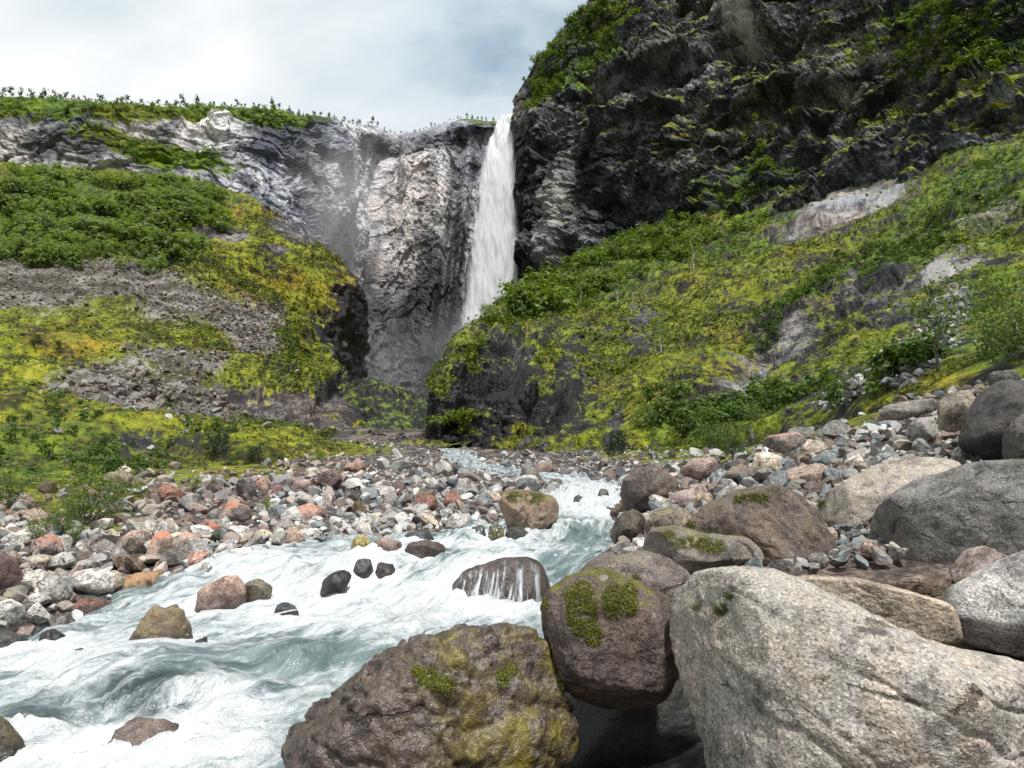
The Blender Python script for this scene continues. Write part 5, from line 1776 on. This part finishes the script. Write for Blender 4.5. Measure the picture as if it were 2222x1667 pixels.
BUSH = []
for k in range(6):
    (_, _), L = plant(700 + k, h=1.0, spread=.55, nstem=5, nleaf=115, leaf=.10, lo=.1, branch=7, outw=True)
    BUSH.append(L)
b1uv, d1uv, d2uv, cuv = SB1['uv'], SD1['uv'], SD2['uv'], SC['uv']
pr = blobs(b1uv, [(120, 480, 250, 70), (330, 440, 110, 50), (20, 540, 120, 40), (400, 520, 60, 30, 0, .5), (180, 560, 140, 16, 0, .5)]) ** 2
thicket('birch_scrub', BUSH, SB1, pr, 1000, 3.0, 8.5, 'dense green birch scrub on the upper left hillside', M_leafm, 1)
pr = blobs(cuv, [(330, 335, 150, 28, 12), (620, 268, 100, 18, 8), (300, 245, 340, 18, 3), (100, 235, 200, 20)]) ** 2
thicket('plateau_scrub', BUSH, SC, pr, 850, 1.5, 3.4, 'green scrub along the top of the far left cliff', M_leafm, 2)
pr = blobs(d1uv, [(1300, 90, 60, 90, 35), (1210, 180, 40, 70, 30), (1340, 20, 60, 40, 0), (1250, 220, 50, 40, 0, .5), (2080, 90, 160, 80, 0, .9), (1640, 320, 50, 40, 0, .5), (1580, 440, 160, 26, -20, .8), (2180, 200, 90, 60, 0, .6)]) ** 2
thicket('cliff_scrub', BUSH, SD1, pr, 1200, 2.2, 6.0, 'light green scrub clinging to the right-hand cliff', M_leafl, 3)
pr = blobs(d2uv, [(1330, 590, 130, 50, -30), (1180, 660, 90, 36, -30, .8), (1500, 520, 120, 40, -30, .8), (1690, 470, 150, 20, -25, .6)]) ** 2
thicket('slope_scrub', BUSH, SD2, pr, 750, 2.4, 6.5, 'green birch scrub along the crest of the right-hand slope', M_leafl, 4)
pr = blobs(d2uv, [(1690, 690, 60, 16, -40), (1780, 630, 60, 18, -40), (1650, 735, 40, 16, -30), (1550, 920, 110, 16, -12, .8), (1740, 880, 110, 14, 0, .8), (1960, 560, 140, 22, -20, .7), (2120, 440, 150, 60, -20, .7), (1880, 620, 30, 14, 0, .5), (2000, 830, 90, 20, -15, .8)]) ** 2
thicket('fern_beds', BUSH, SD2, pr * (SD2['p'][:, 1] > 30), 800, .7, 2.0, 'lush green fern and herb beds on the right-hand slope', M_leaf, 5, 'ferns')
pr = np.full(len(b1uv), .03) + blobs(b1uv, [(90, 735, 110, 18), (480, 960, 60, 14), (150, 1000, 160, 30), (60, 950, 100, 30)])
thicket('low_scrub', BUSH, SB1, pr * (SB1['p'][:, 1] > 26) * (SB1['p'][:, 1] < 130) * (SB1['mask'][:, 1] < .4), 130, .4, 1.3, 'low olive shrubs scattered over the left hillside turf', M_leaf, 6)

# added near-black block; its colour stands in for the shade of the hollow
boulder('boulder', [(1180, 1700), (1200, 1500), (1300, 1440), (1450, 1440), (1560, 1500), (1600, 1720)], 4.95, 'near-black shade block added in the hollow between the three front boulders', 'boulder', (.018, .016, .015), seed=3, facets=4, wet=.3)

# ------------------------------------------------------------------ near bushes and trees, each its own thing
NB = dict(
    willow=[plant_meshes('willow%d' % k, 900 + k, M_bark, M_leaf, h=1.0, spread=.5, nstem=7, nleaf=1500, leaf=.026, lo=.12, branch=12) for k in range(3)],
    light=[plant_meshes('light%d' % k, 920 + k, M_bark, M_leafl, h=1.0, spread=.5, nstem=6, nleaf=1200, leaf=.028, lo=.1, branch=10) for k in range(3)],
    dark=[plant_meshes('darkb%d' % k, 940 + k, M_bark, M_leafd, h=1.0, spread=.45, nstem=6, nleaf=1100, leaf=.034, lo=.08, branch=10) for k in range(3)],
    tree=[plant_meshes('rowan%d' % k, 960 + k, M_bark, M_leaf, h=1.0, spread=.4, nstem=1, nleaf=420, leaf=.022, trunk=True, lo=.5, branch=22) for k in range(3)],
    birch=[plant_meshes('birch%d' % k, 980 + k, M_birch, M_leafl, h=1.0, spread=.35, nstem=1, nleaf=420, leaf=.03, trunk=True, lo=.35, branch=20) for k in range(3)])


def on_sheet(S, u, v):
    uu, vv_ = proj(S['p'])
    return S['p'][np.argmin((uu - u) ** 2 + (vv_ - v) ** 2)]


def grow(kind, u, v, hpx, label, S=None, cat='bush', name='bush', group='bushes and small trees', tilt=(0, 0)):
    if S is None:
        D = solve_D(u, v)
        p = P(u, v, D)
        p[2] = ground(p[0], p[1])
    else:
        p = on_sheet(S, u, v)
    h = hpx / FPX * p[1]
    ms = NB[kind][int(abs(u * 7 + v)) % 3]
    parts = ('trunk', 'crown') if kind in ('tree', 'birch') else ('stems', 'foliage')
    return stand(name, ms, (p[0], p[1], p[2] - .03 * h), h, (u * 1.7) % 6.28, label, cat, group, parts, tilt)


for a in [
    ('willow', 190, 1150, 130, 'tall willow bush on the left bank behind the orange-tipped stones'),
    ('willow', 130, 1165, 80, 'leafy bush left of the tall willow bush on the left bank'),
    ('light', 75, 1185, 60, 'low bright leafy plant beside the layered orange-capped stone'),
    ('light', 160, 1190, 55, 'low bright plant in front of the tall willow bush'),
    ('willow', 20, 1105, 80, 'bush at the left edge above the purple-brown boulder'),
    ('willow', 240, 1110, 70, 'rounded bush right of the tall willow bush'),
    ('dark', 465, 1000, 75, 'dark tall shrub, the left of three standing in the hillside turf', SB1),
    ('dark', 500, 1030, 50, 'dark green shrub under the three hillside shrubs', SB1),
    ('dark', 550, 1005, 48, 'dark round shrub on bright turf, the right of three', SB1),
    ('dark', 215, 990, 46, 'dark shrub in the lower left turf', SB1),
    ('dark', 75, 755, 34, 'dark bush in the middle of the left hillside turf', SB1),
    ('dark', 125, 768, 26, 'smaller dark bush beside the one in the middle of the left hillside', SB1),
    ('light', 575, 1122, 40, 'pale green bush on the stone bar right of the orange-capped boulder'),
    ('light', 690, 1010, 34, 'small bush at the top edge of the stone bar'),
    ('light', 420, 1070, 44, 'yellow-green bush on the left bank below the turf'),
    ('light', 300, 1080, 40, 'small pale bush behind the pink slabs of the left bank'),
    ('willow', 470, 1175, 26, 'little tuft of leaves beside the red-brown squat boulder'),
    ('dark', 1330, 1000, 70, 'blue-green bush at the foot of the right-hand slope'),
    ('willow', 1590, 1000, 90, 'leafy green bush on the right bank above the cream-coloured block'),
    ('willow', 1545, 985, 70, 'green bush left of the leafy one on the right bank'),
    ('willow', 1720, 945, 66, 'brownish bush on the crest of the right bank'),
    ('willow', 1930, 870, 110, 'broad olive bush below the right-hand scree'),
    ('willow', 1860, 880, 90, 'olive bush beside the leaning sapling'),
    ('willow', 2180, 815, 170, 'tall dense bush at the right edge behind the very dark boulders'),
    ('willow', 2240, 810, 220, 'very tall bush cut by the right edge'),
    ('willow', 2120, 800, 70, 'medium bush right of the thin rowan'),
    ('light', 1060, 705, 52, 'wispy bush on the crest in front of the waterfall foot', SD2),
    ('light', 1135, 670, 40, 'light green bush on the crest right of the waterfall foot', SD2),
]:
    grow(*a[:5], *(a[5:6]))
for a in [
    ('tree', 2040, 850, 300, 'thin young rowan with bare lower trunk on the right bank', None, (0, -.06)),
    ('tree', 1850, 905, 150, 'leaning young sapling on the right bank', None, (0, -.32)),
    ('tree', 1640, 960, 110, 'thin small tree at the foot of the right slope', None, (0, .03)),
    ('tree', 1900, 890, 120, 'slender sapling between olive bushes on the right bank', None, (0, .05)),
    ('birch', 1505, 588, 90, 'white-stemmed birch standing on the right-hand slope crest', SD2, (0, .02)),
    ('birch', 1535, 715, 80, 'pale bare-stemmed birch in the middle of the right-hand slope', SD2, (0, -.08)),
    ('birch', 1435, 760, 75, 'small birch left of the middle birch on the slope', SD2, (0, .06)),
    ('birch', 1340, 660, 70, 'birch among the green scrub of the slope crest', SD2, (0, 0)),
    ('birch', 1600, 560, 60, 'birch right of the white-stemmed one on the slope', SD2, (0, 0)),
    ('birch', 1260, 650, 60, 'birch above the dark nose of the right slope', SD2, (0, 0.05)),
]:
    grow(a[0], a[1], a[2], a[3], a[4], a[5], 'tree', 'young_tree', 'bushes and small trees', a[6])
for k, (u, v, h) in enumerate([(505, 262, 34), (350, 245, 22), (725, 262, 20)]):
    uu_, vv2 = proj(SC['p'])
    i = np.argmin((uu_ - u) ** 2 + (vv2 - v) ** 2)
    p = SC['p'][i]
    V_, F_ = tube([(0, 0, -1), (.1, 0, 3), (.05, 0, h / FPX * p[1])], [.55, .4, .15], 6)
    me = mesh_np('dead_trunk', V_, F_)
    o = put('dead_tree', me, M_birch)
    o.location = p
    tag(o, ['tallest bleached dead trunk on the far left rim', 'short bleached dead trunk on the left plateau', 'bleached dead trunk where the rim slopes down'][k], 'tree', 'dead trunks on the rim')

# foam piling up round the stones that stand in the water
fo_, th_, wp_ = FOAM_BASE
for p0, size, o in BOULDERS:
    if o['waterline'] > -10 and size < 1.4 and p0[1] > 4.6:
        d = np.hypot((wp_[:, 0] - p0[0]), (wp_[:, 1] - p0[1]) * .9)
        ring = np.exp(-((d - size * .95) / (size * .35 + .08)) ** 2)
        fo_ = fo_ + .40 * ring
        wp_[:, 2] += .035 * ring * np.minimum(size, .5) / .3
wm_.vertices.foreach_set('co', np.ascontiguousarray(wp_, np.float32).ravel())
wm_.attributes['wmask'].data.foreach_set('color', np.clip(np.stack([fo_, th_, 0 * fo_, 1 + 0 * fo_], -1), 0, 1).astype(np.float32).ravel())

# thin strands of water over the midstream boulder
from mathutils.bvhtree import BVHTree
M_strand, ts = new_mat('white_strand')
surface(ts, principled(ts, (.58, .61, .64), .35, .4))
vm = veil.data
base = np.array(veil.location)
bvh = BVHTree.FromPolygons([Vector(v.co) + veil.location for v in vm.vertices], [tuple(p.vertices) for p in vm.polygons])
r = np.random.RandomState(8)
M_film, tf = new_mat('water_film')
fa_ = tf.n('Attribute', attribute_name='film').outputs['Vector']
fsx = tf.n('SeparateXYZ')
tf.link(fa_, fsx.inputs[0])
fn = tf.noise(tf.scalev(fa_, (30, 1.6, 1)), 1.0, 4, .65, .4)
fn2 = tf.noise(tf.scalev(fa_, (9, 1.0, 1)), 1.0, 3, .6, .4)
fal = tf.step(tf.math('ADD', tf.math('ADD', tf.math('MULTIPLY', fn, .8), tf.math('MULTIPLY', fn2, .7)), tf.math('MULTIPLY', fsx.outputs[1], .16)), .76, .98)
ftr = tf.n('BsdfTransparent')
fmx = tf.n('MixShader')
tf.link(tf.math('MULTIPLY', fal, fsx.outputs[2]), fmx.inputs[0])
tf.link(ftr.outputs[0], fmx.inputs[1])
tf.link(principled(tf, (.60, .63, .66), .25, .5), fmx.inputs[2])
surface(tf, fmx.outputs[0])
nu, nv = 90, 30
Vf, At, ok_ = [], [], []
for i in range(nu):
    fx = i / (nu - 1)
    u0 = 962 + fx * 215
    v0 = np.interp(u0, [960, 1010, 1080, 1140, 1185], [1290, 1243, 1218, 1212, 1240])
    for j in range(nv):
        f = j / (nv - 1)
        u, v = u0 + ((u0 - 1110) * .25 - 14) * f ** 1.5, v0 + (1366 - v0) * f
        d = Vector(P(u, v, 1.0) - np.array([0, 0, EYE])).normalized()
        h = bvh.ray_cast(Vector((0, 0, EYE)), d)
        ok_.append(h[0] is not None)
        q = np.array(h[0] + h[1] * (.010 + .05 * f * f)) if h[0] is not None else P(u, v, 9.9)
        Vf.append(q)
        At.append((fx, f, min(1, 6 * fx, 8 * (1 - fx)) * min(1, .15 + 5 * f)))
Ff = grid_faces(nu, nv)
ok_ = np.array(ok_)
Ff = Ff[ok_[Ff].all(1)]
me = mesh_np('water_film', np.array(Vf), Ff)
attr(me, 'film', np.array(At))
o = put('water_veil', me, M_film)
tag(o, 'thin white water veil running down the midstream boulder', 'water', kind='stuff')

# drops thrown up where the water hits stones
parts = []
for (u, v, D, n, sp_) in [(1065, 1165, 13.2, 120, .16), (1050, 1150, 13.4, 60, .2), (700, 1285, 9.9, 50, .12), (980, 1330, 9.4, 90, .16), (1150, 1345, 9.2, 60, .14), (600, 1345, 9.0, 30, .1), (430, 1400, 7.8, 40, .12), (650, 1560, 4.9, 60, .12), (1290, 1065, 26, 60, .3)]:
    c = P(u, v, D)
    for _ in range(n):
        q = c + r.normal(0, 1, 3) * [sp_ * 1.6, sp_, sp_ * .8]
        v_, f_ = ico(1)
        parts.append((v_ * abs(r.normal(.004, .004)) * (D / 9) + q, f_))
V_, F_ = join(parts)
o = put('spray_drops', mesh_np('spray_drops', V_, F_), M_strand)
tag(o, 'flying water drops above the stones in the stream', 'spray', kind='stuff')


# ------------------------------------------------------------------ drifting spray of the fall
def mist(name, u, v, D, sx_, sy_, sz_, rot, dens, label):
    v_, f_ = ico(4)
    m, t = new_mat(name)
    tc = t.n('TexCoord').outputs['Object']
    ln = t.n('VectorMath', operation='LENGTH')
    t.link(tc, ln.inputs[0])
    fall_ = t.step(ln.outputs['Value'], 1.0, .15)
    n = t.noise(t.scalev(tc, (1.2, 1.2, .8)), 2.2, 3, .6, .6)
    dd = t.math('MULTIPLY', t.math('MULTIPLY', fall_, t.step(n, .32, .68)), dens)
    pv_ = t.n('VolumePrincipled')
    pv_.inputs['Color'].default_value = (.95, .95, 1.0, 1)
    t.link(dd, pv_.inputs['Density'])
    oo = t.n('OutputMaterial')
    t.link(pv_.outputs[0], oo.inputs['Volume'])
    o = put(name, mesh_np(name, v_, f_), m)
    o.location = P(u, v, D)
    o.scale = (sx_, sy_, sz_)
    o.rotation_euler = (0, R(rot), 0)
    tag(o, label, 'mist', kind='stuff')
    return o


mist('spray_mist', 715, 490, 330, 34, 38, 72, 10, .018, 'pale spray drifting across the cliff left of the waterfall')
mist('spray_mist', 1010, 745, 400, 30, 26, 36, 0, .018, 'white spray boiling up at the foot of the waterfall')
mist('spray_mist', 850, 800, 300, 60, 45, 34, 8, .004, 'thin spray hanging over the gorge floor')
scene.cycles.volume_step_rate = 2.0
scene.cycles.volume_max_steps = 128


# ------------------------------------------------------------------ moss cushions on the boulders
def moss_on(key, spots, n, blade, seed):
    """real moss: dense short blades on the boulder's surface where the photograph shows cushions"""
    o = next(b[2] for b in BOULDERS if key in b[2]['label'])
    r = np.random.RandomState(seed)
    bv = BVHTree.FromPolygons([Vector(v.co) for v in o.data.vertices], [tuple(p.vertices) for p in o.data.polygons])
    org = Vector((0, 0, EYE)) - o.location
    C_, N_ = [], []
    for (u, v, ru, rv, w_) in spots:
        k_ = int(n * w_)
        a, q = r.uniform(0, 6.28, k_), r.rand(k_) ** .6
        uu_, vv_ = u + ru * q * np.cos(a) + r.normal(0, 3, k_), v + rv * q * np.sin(a) + r.normal(0, 3, k_)
        ok = fbm(np.stack([uu_ / 16, vv_ / 16, 0 * uu_ + seed], -1), 2) > -.38
        dirs = P(uu_[ok], vv_[ok], 1.0) - np.array([0, 0, EYE])
        for d in dirs:
            h = bv.ray_cast(org, Vector(d).normalized())
            if h[0] is None:
                continue
            C_.append(np.array(h[0] + h[1] * abs(r.normal(0, blade * 1.2))))
            N_.append(np.array(h[1]))
    if not C_:
        return
    V, F, lc = leaves(np.array(C_), blade, r, out=np.array(N_) * .5)
    me = mesh_np('moss', V, F, False)
    attr(me, 'lc', lc)
    put('moss', me, M_moss, o)['kind'] = 'stuff'


M_moss = leaf_mat('moss_cushion', (.018, .022, .003), (.070, .078, .006), (.19, .185, .012), .1)
moss_on('rounded purple-brown', [(1262, 1320, 34, 60, 1), (1330, 1305, 22, 34, .6), (1365, 1300, 18, 34, .5), (1290, 1380, 16, 22, .25), (1180, 1310, 8, 14, .08), (1250, 1290, 24, 18, .3)], 9500, .0045, 1)
moss_on('wide wet brown', [(930, 1470, 24, 22, .5), (965, 1485, 22, 16, .4), (905, 1455, 10, 8, .15), (1090, 1470, 14, 20, .2), (1110, 1450, 10, 14, .12)], 5000, .0045, 2)
moss_on('long low slab', [(1510, 1178, 60, 12, 1), (1545, 1190, 30, 10, .4), (1450, 1160, 16, 8, .2)], 3500, .006, 3)
moss_on('dark brown wedge', [(1640, 1080, 34, 8, .6), (1600, 1085, 12, 6, .2), (1490, 1140, 20, 10, .3)], 2200, .007, 4)
moss_on('split boulder with yellow moss', [(1115, 1078, 18, 10, .6), (1160, 1080, 22, 10, .7)], 1800, .011, 5)
moss_on('huge pale granite', [(1565, 1322, 16, 12, .3), (1585, 1295, 10, 6, .12), (1510, 1318, 6, 5, .06)], 3500, .0035, 6)
moss_on('long pale ridge', [(1780, 1095, 14, 8, .5), (1790, 1070, 8, 5, .2)], 500, .012, 7)
moss_on('grey-brown boulder with small moss', [(1325, 1245, 10, 8, .4), (1380, 1255, 6, 5, .2)], 700, .008, 8)


# ------------------------------------------------------------------ turf and moss tufts on the hillsides
M_tuft = leaf_mat('turf_blades', (.028, .032, .005), (.092, .106, .009), (.205, .205, .016), .25)
M_tuftg = leaf_mat('herb_blades', (.025, .050, .006), (.070, .120, .010), (.145, .200, .018), .25)


def tufts(name, S, sel, n, k, rel, label, mat, seed):
    """short blades standing in clumps on the turf of sheet S"""
    r = np.random.RandomState(seed)
    idx = np.where(sel)[0]
    idx = r.choice(idx, n)
    p, nn = S['p'][idx], S['n'][idx]
    nn = nn * np.sign(nn[:, 2:3] + 1e-6)
    sz_ = rel * p[:, 1] * r.uniform(.6, 1.5, n)
    c = np.repeat(p, k, 0) + r.normal(0, 1, (n * k, 3)) * np.repeat(sz_, k)[:, None] * [1.6, 1.6, .35]
    up_ = np.repeat(nn, k, 0) * .5 + [0, 0, .5]
    V, F, lc = leaves(c, 1.0, r, out=up_ + r.normal(0, .35, (n * k, 3)))
    V = (V.reshape(-1, 3, 3) - c[:, None]) * (np.repeat(sz_, k) * .75)[:, None, None] + c[:, None]
    tone = np.repeat(np.clip(.46 + .42 * fbm(p / 7, 3) + r.normal(0, .16, n), 0, 1), k)
    lc = np.repeat(np.clip(tone + r.normal(0, .10, n * k), 0, 1), 3)
    me = mesh_np(name, V.reshape(-1, 3), F, False)
    attr(me, 'lc', lc)
    tag(put(name, me, mat), label, 'grass', kind='stuff')


gr2 = (SD2['mask'][:, 0] > .50) & (SD2['p'][:, 1] > 26) & (SD2['mask'][:, 1] < .4)
tufts('turf_tufts', SD2, gr2, 11000, 9, .0028, 'moss and grass tufts covering the right-hand slope', M_tuft, 1)
tufts('herb_tufts', SD2, gr2 & (fbm(SD2['p'] / 22, 3) > -.02), 7000, 9, .0034, 'greener herb tufts in patches on the right-hand slope', M_tuftg, 2)
gr1 = (SB1['mask'][:, 0] > .50) & (SB1['p'][:, 1] > 24) & (SB1['p'][:, 1] < 200) & (SB1['mask'][:, 1] < .45)
tufts('turf_tufts', SB1, gr1, 9000, 9, .0026, 'grass tufts covering the left hillside', M_tuft, 3)
tufts('herb_tufts', SB1, gr1 & (fbm(SB1['p'] / 22, 3) > .1), 3000, 9, .0030, 'greener herb tufts in patches on the left hillside', M_tuftg, 4)
tufts('turf_tufts', SB2, (SB2['mask'][:, 0] > .5), 2500, 9, .0026, 'grass tufts on the hump above the left hillside', M_tuft, 5)

# pale quartz vein round the dark stone in the foam
vo = next(b[2] for b in BOULDERS if 'pale vein' in b[2]['label'])
bv = BVHTree.FromPolygons([Vector(v.co) for v in vo.data.vertices], [tuple(p.vertices) for p in vo.data.polygons])
pts = []
for u, v in zip(np.linspace(588, 656, 26), 1331 + 3 * np.cos(np.linspace(0, 4, 26)) - np.linspace(0, 5, 26)):
    h = bv.ray_cast(Vector((0, 0, EYE)) - vo.location, Vector(P(u, v, 1.0) - np.array([0, 0, EYE])).normalized())
    if h[0] is not None:
        pts.append(np.array(h[0]))
if len(pts) > 3:
    M_vein, tq = new_mat('quartz_vein')
    surface(tq, principled(tq, tq.ramp(tq.noise(tq.n('TexCoord').outputs['Object'], 30, 3, .6), [(.35, (.35, .32, .28)), (.65, (.62, .60, .56))]), .6, .3))
    V_, F_ = tube(pts, [.011] * len(pts), 5)
    put('vein', mesh_np('vein', V_, F_), M_vein, vo)
